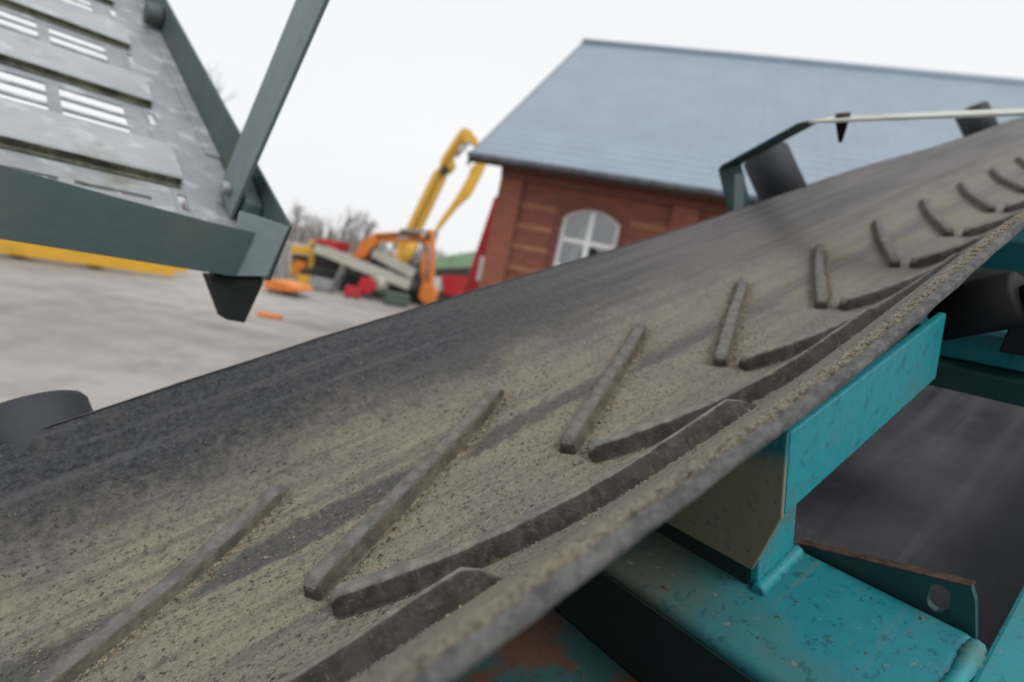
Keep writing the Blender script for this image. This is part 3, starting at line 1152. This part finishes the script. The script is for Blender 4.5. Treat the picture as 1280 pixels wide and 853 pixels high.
# buff bands between pier and window, surround of darker brick
bays = [(-3.12, -2.44), (-1.14, -0.475), (-0.038, 0.66), (1.96, 2.625), (3.065, 3.76), (5.06, 5.725), (6.165, 6.86), (8.16, 9.595)]
for a, b_ in bays:
    for zz in (3.855, 3.49, 3.115, 2.725, 2.35, 1.975, 1.6, 1.225):
        hbox('buff_band', (a, -0.010, zz - 0.047), (b_, -0.002, zz + 0.047), 'brick_pale')
for x in WINS:
    bm = B()
    inn = arch(x, HW, SILL, SPR, RISE)[1:]
    inn = inn + [(x - HW, SILL)]
    outr = []
    for (px, pz) in inn:
        t = (px - x) / HW
        outr.append((x + t * (HW + 0.115), pz + (0.115 if pz > SPR + 0.01 else (0.06 if pz >= SPR else 0))))
    for (a, b_), (c, d) in zip(zip(inn, inn[1:]), zip(outr, outr[1:])):
        q = [a, b_, d, c]
        solid(bm, [(px, -0.02, pz) for px, pz in q], [(px, -0.003, pz) for px, pz in q])
    obj('window_surround', bm, 'brick_dark', hs)
    # window: frame with sub-parts
    bm = B()
    inner = arch(x, HW - 0.075, SILL + 0.08, SPR - 0.02, RISE - 0.03)
    outer = arch(x, HW - 0.002, SILL + 0.002, SPR - 0.002, RISE - 0.001)
    for i in range(len(inner)):
        j = (i + 1) % len(inner)
        q = [inner[i], inner[j], outer[j], outer[i]]
        solid(bm, [(px, 0.09, pz) for px, pz in q], [(px, 0.15, pz) for px, pz in q])
    win = obj('window', bm, 'white', hs)
    for nm, lo, hi in (('mullion', (x - 0.045, 0.085, SILL + 0.08), (x + 0.045, 0.14, SPR + RISE - 0.04)),):
        bm = B()
        box(bm, lo, hi)
        obj(nm, bm, 'white', win)
    for zz in (3.40, 2.92):
        for xa, xb in ((x - HW + 0.076, x - 0.046), (x + 0.046, x + HW - 0.076)):
            bm = B()
            box(bm, (xa, 0.088, zz - 0.035), (xb, 0.138, zz + 0.035))
            obj('glazing_bar', bm, 'white', win)
    for xa, xb in ((x - HW + 0.076, x - 0.046), (x + 0.046, x + HW - 0.076)):
        for za, zb in ((SILL + 0.08, 2.885), (2.955, 3.365), (3.435, SPR + 0.12)):
            bm = B()
            box(bm, (xa, 0.118, za), (xb, 0.124, zb))
            obj('pane', bm, 'glass', win)
    bm = B()
    nF = 14
    for i in range(nF):
        x_ = x - 0.33 + 0.3 * i / nF
        top = 3.70 if i > 5 else 3.2 + 0.09 * i
        y_ = 0.20 + (0.012 if i % 2 else 0)
        box(bm, (x_, y_, SILL + 0.1), (x_ + 0.023, y_ + 0.006, top - 0.25 * abs(i / nF - 0.6)))
    obj('curtain', bm, 'curtain', win)
    bm = B()
    box(bm, (x - HW - 0.15, -0.09, SILL - 0.1), (x + HW + 0.15, 0.09, SILL - 0.002))
    obj('sill', bm, 'brick_dark', win)
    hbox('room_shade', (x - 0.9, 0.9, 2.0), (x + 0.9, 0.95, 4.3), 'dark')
# roof
EY, EZ = -0.42, 4.50
XA, XB = -4.08, 10.6
for sgn in (1, -1):
    bm = B()
    y0, y1 = (EY, RY) if sgn > 0 else (DEP - EY, RY)
    d = Vector((0, y1 - y0, RZ - EZ)).normalized()
    nn = Vector((0, -d.z * (1 if d.y > 0 else -1), abs(d.y)))
    for (xa, xb) in ((XA, XB),):
        A = [Vector((xa, y0, EZ)), Vector((xa, y1, RZ)), Vector((xa, y1, RZ)) - nn * 0.14, Vector((xa, y0, EZ)) - nn * 0.14]
        solid(bm, A, [p + Vector((xb - xa, 0, 0)) for p in A])
    rf = obj('roof', bm, 'soffit', hs)
    ln = (Vector((0, y1, RZ)) - Vector((0, y0, EZ))).length
    bm = B()
    NR, NC = 27, 62
    for r_ in range(NR):
        base = Vector((0, y0, EZ)) + d * (ln * r_ / NR) + nn * 0.006
        nxt = Vector((0, y0, EZ)) + d * (ln * (r_ + 1.12 if r_ < NR - 1 else r_ + 1) / NR) + nn * 0.006
        w = (XB - XA) / NC
        cols = []
        for c in range(NC + 1):
            for fx, fz in ((0.0, 0.0), (0.35, 0.006), (0.7, 0.003)):
                if c == NC and fx > 0:
                    break
                x_ = XA + (c + fx) * w
                lift = Vector((x_, 0, 0)) + nn * fz
                cols.append([bm.verts.new(base + lift), bm.verts.new(base + lift + nn * 0.009), bm.verts.new(nxt + lift + nn * 0.004)])
        for A, Bq in zip(cols, cols[1:]):
            bm.faces.new((A[0], Bq[0], Bq[1], A[1]))
            bm.faces.new((A[1], Bq[1], Bq[2], A[2]))
    me_o = obj('roof_tiles', bm, 'tile', rf)
    me_o['kind'] = 'stuff'
    bm = B()
    gy = y0 - 0.075 * sgn
    for i in range(9):
        a = math.pi * (1 + i / 8)
        ring = []
    pr = [(gy + 0.075 * math.cos(math.pi * (1 + i / 8)), EZ + 0.02 + 0.085 * math.sin(math.pi * (1 + i / 8))) for i in range(9)]
    pi_ = [(gy + 0.065 * math.cos(math.pi * (2 - i / 8)), EZ + 0.02 + 0.075 * math.sin(math.pi * (2 - i / 8))) for i in range(9)]
    solid(bm, [(XA, y, z) for y, z in pr + pi_], [(XB, y, z) for y, z in pr + pi_])
    obj('gutter', bm, 'gutter', rf)
    if sgn > 0:
        bm = B()
        tube(bm, (XA - 0.02, RY, RZ + 0.0), (XB + 0.02, RY, RZ + 0.0), 0.12, n=12)
        obj('ridge_cap', bm, 'tile', rf)
        bm = B()
        for x_ in (XA - 0.03,):
            A = [Vector((x_, y0, EZ + 0.02)), Vector((x_, y1 - 0.01, RZ + 0.03)), Vector((x_, y1 - 0.01, RZ - 0.2)), Vector((x_, y0, EZ - 0.2))]
            solid(bm, A, [p + Vector((0.028, 0, 0)) for p in A])
        obj('barge_board', bm, 'gutter', rf)

# ------------------------------------------------------------------ yard machinery
Zv = Vector((0, 0, 1))


def poly(parent, name, mat, pix, Y, depth, bevel=0.02):
    """steel plate-work with the outline given, at depth Y and that thick"""
    A = [at(x, y, Y) for x, y in pix]
    bm = B()
    solid(bm, A, [p + Vector((0, depth, 0)) for p in A])
    o = obj(name, bm, mat, None, bevel)
    if parent:
        o.parent = parent
        o.matrix_parent_inverse = parent.matrix_world.inverted()
    return o


def wb(parent, name, mat, c, size, rz=0.0, bevel=0.02):
    bm = B()
    box(bm, [-x / 2 for x in size], [x / 2 for x in size])
    o = obj(name, bm, mat, None, bevel)
    o.matrix_world = Matrix.Translation(c) @ Matrix.Rotation(rz, 4, 'Z')
    if parent:
        o.parent = parent
        o.matrix_parent_inverse = parent.matrix_world.inverted()
    return o


def beam(parent, name, mat, p, q, w, t, bevel=0.02):
    bm = B()
    bar(bm, p, q, w, t, (0, 0, 1) if abs((Vector(q) - Vector(p)).normalized().z) < 0.95 else (1, 0, 0))
    o = obj(name, bm, mat, None, bevel)
    if parent:
        o.parent = parent
        o.matrix_parent_inverse = parent.matrix_world.inverted()
    return o


def rod(parent, name, mat, p, q, r, n=12):
    bm = B()
    tube(bm, p, q, r, n=n)
    o = obj(name, bm, mat, None)
    if parent:
        o.parent = parent
        o.matrix_parent_inverse = parent.matrix_world.inverted()
    return o


def ground_at(px, Y):
    """ground point at depth Y below photo column px"""
    lo, hi = 0.0, 900.0
    for _ in range(50):
        mid = (lo + hi) / 2
        if at(px, mid, Y).z > 0:
            lo = mid
        else:
            hi = mid
    p = at(px, lo, Y)
    return Vector((p.x, p.y, 0))


def tracks(parent, c, length, gauge, rz, hgt=0.8, mat='track'):
    ca, sa = math.cos(rz), math.sin(rz)
    for s in (-1, 1):
        o_ = Vector((-sa * gauge / 2 * s, ca * gauge / 2 * s, 0))
        bm = B()
        pts = []
        for i in range(8):
            a = math.pi / 2 + math.pi * i / 7
            pts.append((-length / 2 + hgt / 2 + math.cos(a) * hgt / 2, hgt / 2 + math.sin(a) * hgt / 2))
        for i in range(8):
            a = -math.pi / 2 + math.pi * i / 7
            pts.append((length / 2 - hgt / 2 + math.cos(a) * hgt / 2, hgt / 2 + math.sin(a) * hgt / 2))
        solid(bm, [(x, -0.25, z) for x, z in pts], [(x, 0.25, z) for x, z in pts])
        o = obj('track', bm, mat, None, 0.02)
        o.matrix_world = Matrix.Translation(Vector(c) + o_) @ Matrix.Rotation(rz, 4, 'Z')
        o.parent = parent
        o.matrix_parent_inverse = parent.matrix_world.inverted()


# yellow high reach excavator
Y1 = 35.0
ye = thing('yellow_excavator', 'yellow high reach excavator with long boom folded over, behind the orange one', 'excavator', ground_at(485, Y1))
bpy.context.view_layer.update()
poly(ye, 'boom', 'yellow', [(480, 332), (489, 322), (511, 278), (541, 216), (551, 207), (559, 212), (554, 226), (525, 286), (509, 320), (496, 333)], Y1, 0.8)
poly(ye, 'upper_boom', 'yellow', [(548, 214), (551, 199), (571, 168), (578, 160), (587, 162), (597, 174), (595, 181), (582, 177), (575, 180), (566, 198), (569, 206), (563, 216)], Y1 + 0.1, 0.6)
poly(ye, 'stick', 'yellow', [(600, 198), (608, 201), (604, 213), (588, 243), (569, 261), (547, 288), (542, 291), (548, 278), (568, 250), (584, 223), (588, 211)], Y1 - 0.2, 0.5)
rod(ye, 'link', 'yellow', at(594, 178, Y1 + 0.3), at(604, 200, Y1 + 0.3), 0.12)
poly(ye, 'tool', 'mgrey', [(541, 288), (547, 290), (545, 300), (538, 304), (534, 298)], Y1, 0.4)
rod(ye, 'boom_cylinder', 'yellow', at(500, 338, Y1 - 0.5), at(521, 296, Y1 - 0.5), 0.28)
poly(ye, 'house', 'yellow', [(470, 332), (500, 337), (497, 354), (465, 349)], Y1 + 0.4, 2.2)
poly(ye, 'cab', 'dark', [(494, 325), (510, 328), (508, 352), (492, 349)], Y1 + 0.2, 1.4)
c = ground_at(485, Y1 + 1.5)
tracks(ye, c, 4.6, 2.6, 0.15, 1.0)

# orange excavator
Y2 = 29.5
oe = thing('orange_excavator', 'orange excavator with arched boom and its stick hanging straight down', 'excavator', ground_at(470, Y2))
bpy.context.view_layer.update()
poly(oe, 'boom', 'orange', [(444, 316), (452, 301), (470, 291), (498, 290), (526, 292), (533, 299), (528, 304), (498, 302), (474, 304), (463, 312), (456, 322), (446, 322)], Y2, 0.55)
poly(oe, 'stick', 'orange', [(530, 296), (535, 286), (541, 288), (543, 300), (542, 340), (540, 362), (528, 360), (526, 330), (530, 310)], Y2 - 0.1, 0.45)
poly(oe, 'bucket', 'orange', [(526, 356), (541, 359), (545, 368), (541, 379), (530, 380), (523, 372)], Y2 - 0.3, 1.0)
rod(oe, 'boom_cylinder', 'mgrey', at(463, 326, Y2 - 0.2), at(480, 303, Y2 - 0.2), 0.10)
rod(oe, 'stick_cylinder', 'mgrey', at(500, 288, Y2 - 0.1), at(533, 290, Y2 - 0.1), 0.09)
poly(oe, 'decal', 'white', [(497, 294), (511, 295), (511, 299), (497, 298)], Y2 - 0.02, 0.015, 0)
poly(oe, 'cab', 'dark', [(462, 308), (482, 312), (480, 338), (460, 334)], Y2 + 0.4, 1.4)
poly(oe, 'cab_roof', 'white', [(476, 309), (488, 311), (488, 317), (475, 315)], Y2 + 0.35, 1.5)
poly(oe, 'house', 'orange', [(440, 316), (462, 320), (460, 340), (437, 336)], Y2 + 0.5, 2.0)
tracks(oe, ground_at(462, Y2 + 1.6), 4.0, 2.2, 0.2, 0.85)

# pale grey stockpile conveyors
for (a, b_, Y, hw, lb, legs) in (((393, 310), (512, 358), 27.5, 0.95, 'long pale grey stockpile conveyor sloping down below the red hopper', (430, 470)),
                                 ((466, 316), (517, 344), 28.6, 0.85, 'short pale grey conveyor sloping down beside the orange stick', (490,))):
    cv = thing('stockpile_conveyor', lb, 'conveyor', ground_at((a[0] + b_[0]) / 2, Y), 'pale stockpile conveyors in the yard')
    bpy.context.view_layer.update()
    p, q = at(*a, Y), at(*b_, Y)
    beam(cv, 'truss', 'pgrey', p, q, 0.42, 0.10)
    beam(cv, 'truss', 'pgrey', p + Vector((0.1, hw, 0)), q + Vector((0.1, hw, 0)), 0.42, 0.10)
    beam(cv, 'belt', 'track', p + Vector((0.05, hw / 2, 0.12)), q + Vector((0.05, hw / 2, 0.12)), 0.05, hw * 0.8)
    rod(cv, 'drum', 'track', p + Vector((0, 0.1, 0.05)), p + Vector((0, hw - 0.1, 0.05)), 0.2)
    rod(cv, 'drum', 'track', q + Vector((0, 0.1, 0.05)), q + Vector((0, hw - 0.1, 0.05)), 0.2)
    for lx in legs:
        t = (lx - a[0]) / (b_[0] - a[0])
        m_ = p + (q - p) * t
        beam(cv, 'leg', 'mgrey', (m_.x, m_.y + 0.1, m_.z - 0.2), (m_.x - 0.4, m_.y + 0.1, 0), 0.14, 0.14)
        beam(cv, 'leg', 'mgrey', (m_.x, m_.y + hw - 0.1, m_.z - 0.2), (m_.x - 0.4, m_.y + hw - 0.1, 0), 0.14, 0.14)

# crusher: red hopper over a dark green engine unit
Y3 = 28.6
cr = thing('mobile_crusher', 'tracked crusher with red feed hopper over a dull green engine box', 'crusher', ground_at(412, Y3))
bpy.context.view_layer.update()
poly(cr, 'hopper', 'red', [(393, 298), (424, 302), (420, 314), (397, 311)], Y3, 2.0)
poly(cr, 'chassis', 'track', [(393, 316), (428, 322), (426, 340), (392, 334)], Y3 + 0.2, 1.8)
poly(cr, 'engine_box', 'dgreen', [(390, 333), (436, 341), (434, 358), (388, 350)], Y3 - 0.1, 1.6)
poly(cr, 'guard', 'red', [(425, 320), (447, 326), (444, 338), (430, 334)], Y3 + 0.2, 0.8)
poly(cr, 'panel', 'yellow', [(425, 328), (433, 330), (432, 342), (424, 340)], Y3 - 0.15, 0.3)
rod(cr, 'feed_post', 'mgrey', at(400, 310, Y3 + 1.5), at(398, 336, Y3 + 1.5), 0.12)
tracks(cr, ground_at(418, Y3 + 0.9), 3.4, 1.8, 0.2, 0.8)

# yellow screener, left of it
Y4 = 29.5
sc = thing('screener', 'yellow framed screening machine with orange red panel, beside the grey container', 'screener', ground_at(378, Y4))
bpy.context.view_layer.update()
poly(sc, 'deck', 'yellow', [(364, 307), (396, 309), (394, 318), (364, 317)], Y4, 2.0)
poly(sc, 'panel', 'orange', [(367, 324), (382, 326), (382, 347), (366, 344)], Y4 + 0.3, 0.3)
poly(sc, 'shadow_box', 'track', [(364, 318), (378, 320), (376, 334), (364, 331)], Y4 + 0.5, 1.2)
poly(sc, 'leg', 'yellow', [(387, 300), (395, 302), (391, 348), (384, 354), (381, 348), (385, 335)], Y4 - 0.2, 0.3)
poly(sc, 'leg', 'yellow', [(364, 316), (368, 317), (366, 348), (362, 347)], Y4 + 1.6, 0.3)
poly(sc, 'skid', 'dgreen', [(383, 351), (402, 354), (401, 361), (382, 358)], Y4 - 0.4, 0.6)

ct = thing('grey_container', 'plain grey steel container beside the yellow screener', 'container', ground_at(351, 26.5))
bpy.context.view_layer.update()
poly(ct, 'body', 'conc', [(326, 296), (352, 302), (352, 352), (322, 350)], 26.6, 0.9)
for i in range(4):
    x = 330 + i * 6
    poly(ct, 'rib', 'mgrey', [(x, 300 + i * 1.6), (x + 1.5, 300.4 + i * 1.6), (x - 1.0, 349), (x - 2.5, 349)], 26.5, 0.08, 0)

# loose pieces between the machines
tk = thing('red_tank_trailer', 'small red wheeled compressor with a whitish drum, under the pale conveyor', 'compressor', ground_at(466, 27.6))
bpy.context.view_layer.update()
rod(tk, 'drum', 'pgrey', at(467, 354, 27.4), at(480, 356, 27.9), 0.42, 16)
rod(tk, 'wheel', 'red', at(458, 357, 27.0), at(458, 357, 27.0) + Vector((0, 0.3, 0)), 0.40, 16)
poly(tk, 'frame', 'red', [(452, 346), (470, 350), (468, 356), (450, 352)], 27.4, 0.7)
gk = thing('green_tank', 'round dull green tank standing behind the hanging orange stick', 'tank', ground_at(522, 31.0))
bpy.context.view_layer.update()
gp = ground_at(522, 31.0)
rod(gk, 'shell', 'dgreen', gp + Vector((0, 0, 0.15)), gp + Vector((0, 0, 2.1)), 0.62, 24)
rod(gk, 'lid', 'dgreen', gp + Vector((0, 0, 2.101)), gp + Vector((0, 0, 2.25)), 0.40, 24)
wb(gk, 'base', 'track', gp + Vector((0, 0, 0.07)), (1.4, 1.4, 0.14))
# pale green hopper far back and red machine before it
gh = thing('green_hopper', 'pale green feed hopper far back, above the red machine', 'hopper', ground_at(570, 41.0))
bpy.context.view_layer.update()
poly(gh, 'bin', 'pgreen', [(544, 322), (596, 314), (600, 334), (545, 338)], 41, 2.5)
poly(gh, 'chute', 'dgreen', [(528, 326), (548, 324), (548, 338), (526, 336)], 41.3, 1.6)
poly(gh, 'leg', 'mgrey', [(552, 337), (556, 337), (553, 372), (549, 372)], 41.2, 0.3)
poly(gh, 'leg', 'mgrey', [(588, 334), (592, 334), (588, 378), (584, 378)], 41.2, 0.3)
rm = thing('red_machine', 'low red crusher body behind the pile of white rubble', 'machine', ground_at(565, 33.0))
bpy.context.view_layer.update()
poly(rm, 'body', 'red', [(552, 344), (580, 346), (590, 356), (588, 372), (554, 368)], 33, 2.0)
poly(rm, 'dark_side', 'track', [(540, 336), (592, 334), (594, 346), (542, 346)], 33.6, 1.5)
tracks(rm, ground_at(566, 34.2), 3.2, 1.6, 0.1, 0.7)
ra = thing('red_conveyor', 'red conveyor boom raised beside the corner of the brick hall', 'conveyor', ground_at(600, 16.5))
bpy.context.view_layer.update()
poly(ra, 'boom', 'red', [(618, 246), (634, 246), (626, 300), (612, 372), (578, 368), (594, 318)], 16.5, 0.7)
poly(ra, 'rail', 'white', [(601, 320), (606, 321), (600, 352), (595, 351)], 16.42, 0.06, 0)
pb = at(598, 366, 16.6)
wb(ra, 'base', 'red', Vector((pb.x, 16.9, 0.55)), (1.3, 1.3, 1.1))

# white rubble by the red machine
rr = random.Random(5)
for i, (px, Y, r) in enumerate(((546, 27.0, 0.42), (556, 26.4, 0.5), (568, 26.2, 0.34), (562, 27.6, 0.55))):
    bm = B()
    bmesh.ops.create_icosphere(bm, subdivisions=2, radius=r)
    for v in bm.verts:
        v.co *= 1 + 0.35 * mnoise.noise(v.co * 2.2 / r + Vector((i * 3, 0, 0)))
        v.co.z *= 0.75
    o = obj('rubble_block', bm, 'chalk')
    o.location = ground_at(px, Y) + Vector((0, 0, r * 0.5))
    tag(o, ('small chalky white block lying left of the rubble group', 'chalky white block lying in front of the rubble group',
            'smallest chalky block at the right end of the rubble group', 'largest chalky white block at the back of the rubble group')[i], 'rubble', 'white rubble by the red machine')

# orange loader bucket lying on the yard, and small scrap
ob = thing('loader_bucket', 'orange loader bucket lying on the yard beyond the walkway foot', 'bucket', ground_at(355, 22.0))
bpy.context.view_layer.update()
poly(ob, 'shell', 'orange', [(330, 349), (347, 351), (371, 359), (373, 365), (352, 366), (330, 362)], 21.6, 1.6, 0.04)
for i in range(5):
    x = 336 + i * 8
    poly(ob, 'tooth', 'track', [(x, 362 + i * 0.6), (x + 3, 362.5 + i * 0.6), (x + 2.4, 368 + i * 0.5), (x + 0.6, 367.6 + i * 0.5)], 21.5, 0.12, 0)
gs = ground_at(337, 15.9)
o = wb(None, 'steel_offcut', 'orange', gs + Vector((0, 0, 0.06)), (0.62, 0.35, 0.10), 0.1)
tag(o, 'small flat orange steel offcut on the ground below the loader bucket', 'scrap')

# stacked pallets, drums and crates among the machines
for i, (px, Y, w_, h_, mt, lb, ct_) in enumerate((
        (402, 26.6, 1.0, 0.5, 'mgrey', 'low grey steel crate on the ground before the crusher tracks', 'crate'),
        (440, 26.2, 0.7, 0.45, 'red', 'small dark red crate below the long pale conveyor', 'crate'),
        (494, 26.9, 1.1, 0.55, 'dgreen', 'dull green crate between the pale conveyor and the orange stick', 'crate'),
        (381, 27.4, 0.8, 0.4, 'yellow', 'little yellow crate at the foot of the screener', 'crate'))):
    gp = ground_at(px, Y)
    cr_ = thing('crate', lb, ct_, gp, 'crates among the machines')
    bpy.context.view_layer.update()
    wb(cr_, 'body', mt, gp + Vector((0, 0, h_ / 2 + 0.08)), (w_, w_ * 0.7, h_), 0.2 * i)
    for dx in (-0.35, 0.35):
        wb(cr_, 'runner', 'track', gp + Vector((dx * w_, 0, 0.038)), (0.12, w_ * 0.65, 0.076), 0.0)
# hoses and rams on the excavators
for par, pts, Y in ((ye, ((515, 290), (535, 250), (556, 205), (578, 172)), Y1 - 0.12), (oe, ((470, 296), (495, 293), (522, 296), (535, 315)), Y2 - 0.12)):
    bm = B()
    for a, b_ in zip(pts, pts[1:]):
        tube(bm, at(*a, Y), at(*b_, Y), 0.05, n=6)
    o = obj('hose', bm, 'track')
    o.parent = par
    o.matrix_parent_inverse = par.matrix_world.inverted()
rod(ye, 'stick_cylinder', 'mgrey', at(570, 196, Y1 - 0.15), at(586, 178, Y1 - 0.15), 0.11)
rod(ye, 'knuckle_pin', 'track', at(556, 213, Y1 - 0.06), at(556, 213, Y1 - 0.2), 0.28, 16)
rod(oe, 'bucket_cylinder', 'mgrey', at(537, 306, Y2 - 0.2), at(534, 350, Y2 - 0.2), 0.07)
rod(oe, 'pin', 'track', at(534, 296, Y2 - 0.12), at(534, 296, Y2 - 0.25), 0.16, 16)

# yellow low trailer, far left
tr = thing('yellow_trailer', 'long low yellow trailer frame on dark wheels behind the walkway', 'trailer', ground_at(90, 17))
bpy.context.view_layer.update()
pA, pB = at(-60, 304, 15.8), at(217, 346, 19.6)
beam(tr, 'side_beam', 'yellow', pA + Vector((0, 0, 0.33)), pB + Vector((0, 0, 0.22)), (0.86, 0.40), 0.25)
beam(tr, 'side_beam', 'yellow', pA + Vector((-1.4, 1.4, 0.42)), pB + Vector((-0.4, 1.4, 0.22)), (0.66, 0.30), 0.25)
dd = (pB - pA).normalized()
for t in (0.28, 0.62):
    for w_ in (0, 1.4):
        c = pA + (pB - pA) * t + Vector((-0.35 - 0.5 * w_, 0.35 + 0.5 * w_, 0))
        c.z = 0.30
        o = rod(tr, 'wheel', 'track', c + Vector((0.05, -0.22, 0)), c + Vector((-0.12, 0.12, 0)), 0.30, 20)
o = beam(tr, 'axle_box', 'mgrey', pA + (pB - pA) * 0.30 + Vector((0, 0, -0.55)), pA + (pB - pA) * 0.58 + Vector((0, 0, -0.5)), 0.26, 0.3)

# ------------------------------------------------------------------ bare winter trees


def tree(base, hgt, seed, label, twigs=5, spread=0.55):
    q = random.Random(seed)
    t = thing('bare_tree', label, 'tree', base, 'bare trees beyond the yard')
    tb, cb = B(), B()

    def grow(bm_t, p, d, ln, r, lvl):
        e = p + d * ln
        bmx = tb if lvl < 2 else cb
        tube(bmx, p, e, r, r * 0.62, n=7 if lvl < 2 else 3, cap=False)
        if lvl >= twigs:
            return
        for i in range(3 if lvl else 5):
            a = d.orthogonal().normalized()
            a.rotate(Matrix.Rotation(q.uniform(0, 6.28), 3, d))
            nd = (d + a * q.uniform(0.35, 1.0) * spread * 1.5 + Vector((0, 0, 0.15))).normalized()
            grow(bm_t, p + d * ln * q.uniform(0.55, 1.0), nd, ln * q.uniform(0.55, 0.8), r * 0.55, lvl + 1)
    grow(tb, Vector((0, 0, 0)), Vector((q.uniform(-0.05, 0.05), 0, 1)).normalized(), hgt * 0.32, hgt * 0.022, 0)
    obj('trunk', tb, 'bark', t)
    obj('crown', cb, 'bark', t)
    return t


for px, Y, hgt, sd, lb in ((236, 44, 18.5, 21, 'tall bare winter tree behind the walkway brace'),
                           (372, 62, 7.0, 22, 'low bare tree left of the pair behind the red hopper'),
                           (432, 58, 8.2, 23, 'bare tree standing straight behind the red hopper'),
                           (458, 66, 7.6, 24, 'bare tree rising behind the orange boom'),
                           (398, 75, 7.2, 25, 'faint bare tree farthest back, between the others')):
    g_ = ground_at(px, Y)
    # step back along the lean of the picture so the crown, not the foot, stands at that column
    g_.x -= hgt * 0.12
    tree(g_, hgt, sd, lb)

# far wood closing the horizon
bm = B()
q = random.Random(9)
for i in range(150):
    a = math.radians(-75 + i)
    for rad in (118, 124):
        r_ = rad + q.uniform(-3, 3)
        c = Vector((math.sin(a) * r_, math.cos(a) * r_, 0))
        hh = q.uniform(3.5, 6.0)
        for j in range(7):
            d = Vector((q.uniform(-1.6, 1.6), q.uniform(-1.2, 1.2), 0))
            tube(bm, c + d, c + d * 1.5 + Vector((q.uniform(-0.7, 0.7), 0, hh * q.uniform(0.6, 1))), q.uniform(0.3, 0.6), 0.05, n=5, cap=False)
wd = obj('far_wood', bm, 'wood')
wd['kind'] = 'stuff'
tag(wd, 'low line of bare winter wood along the horizon', 'wood')
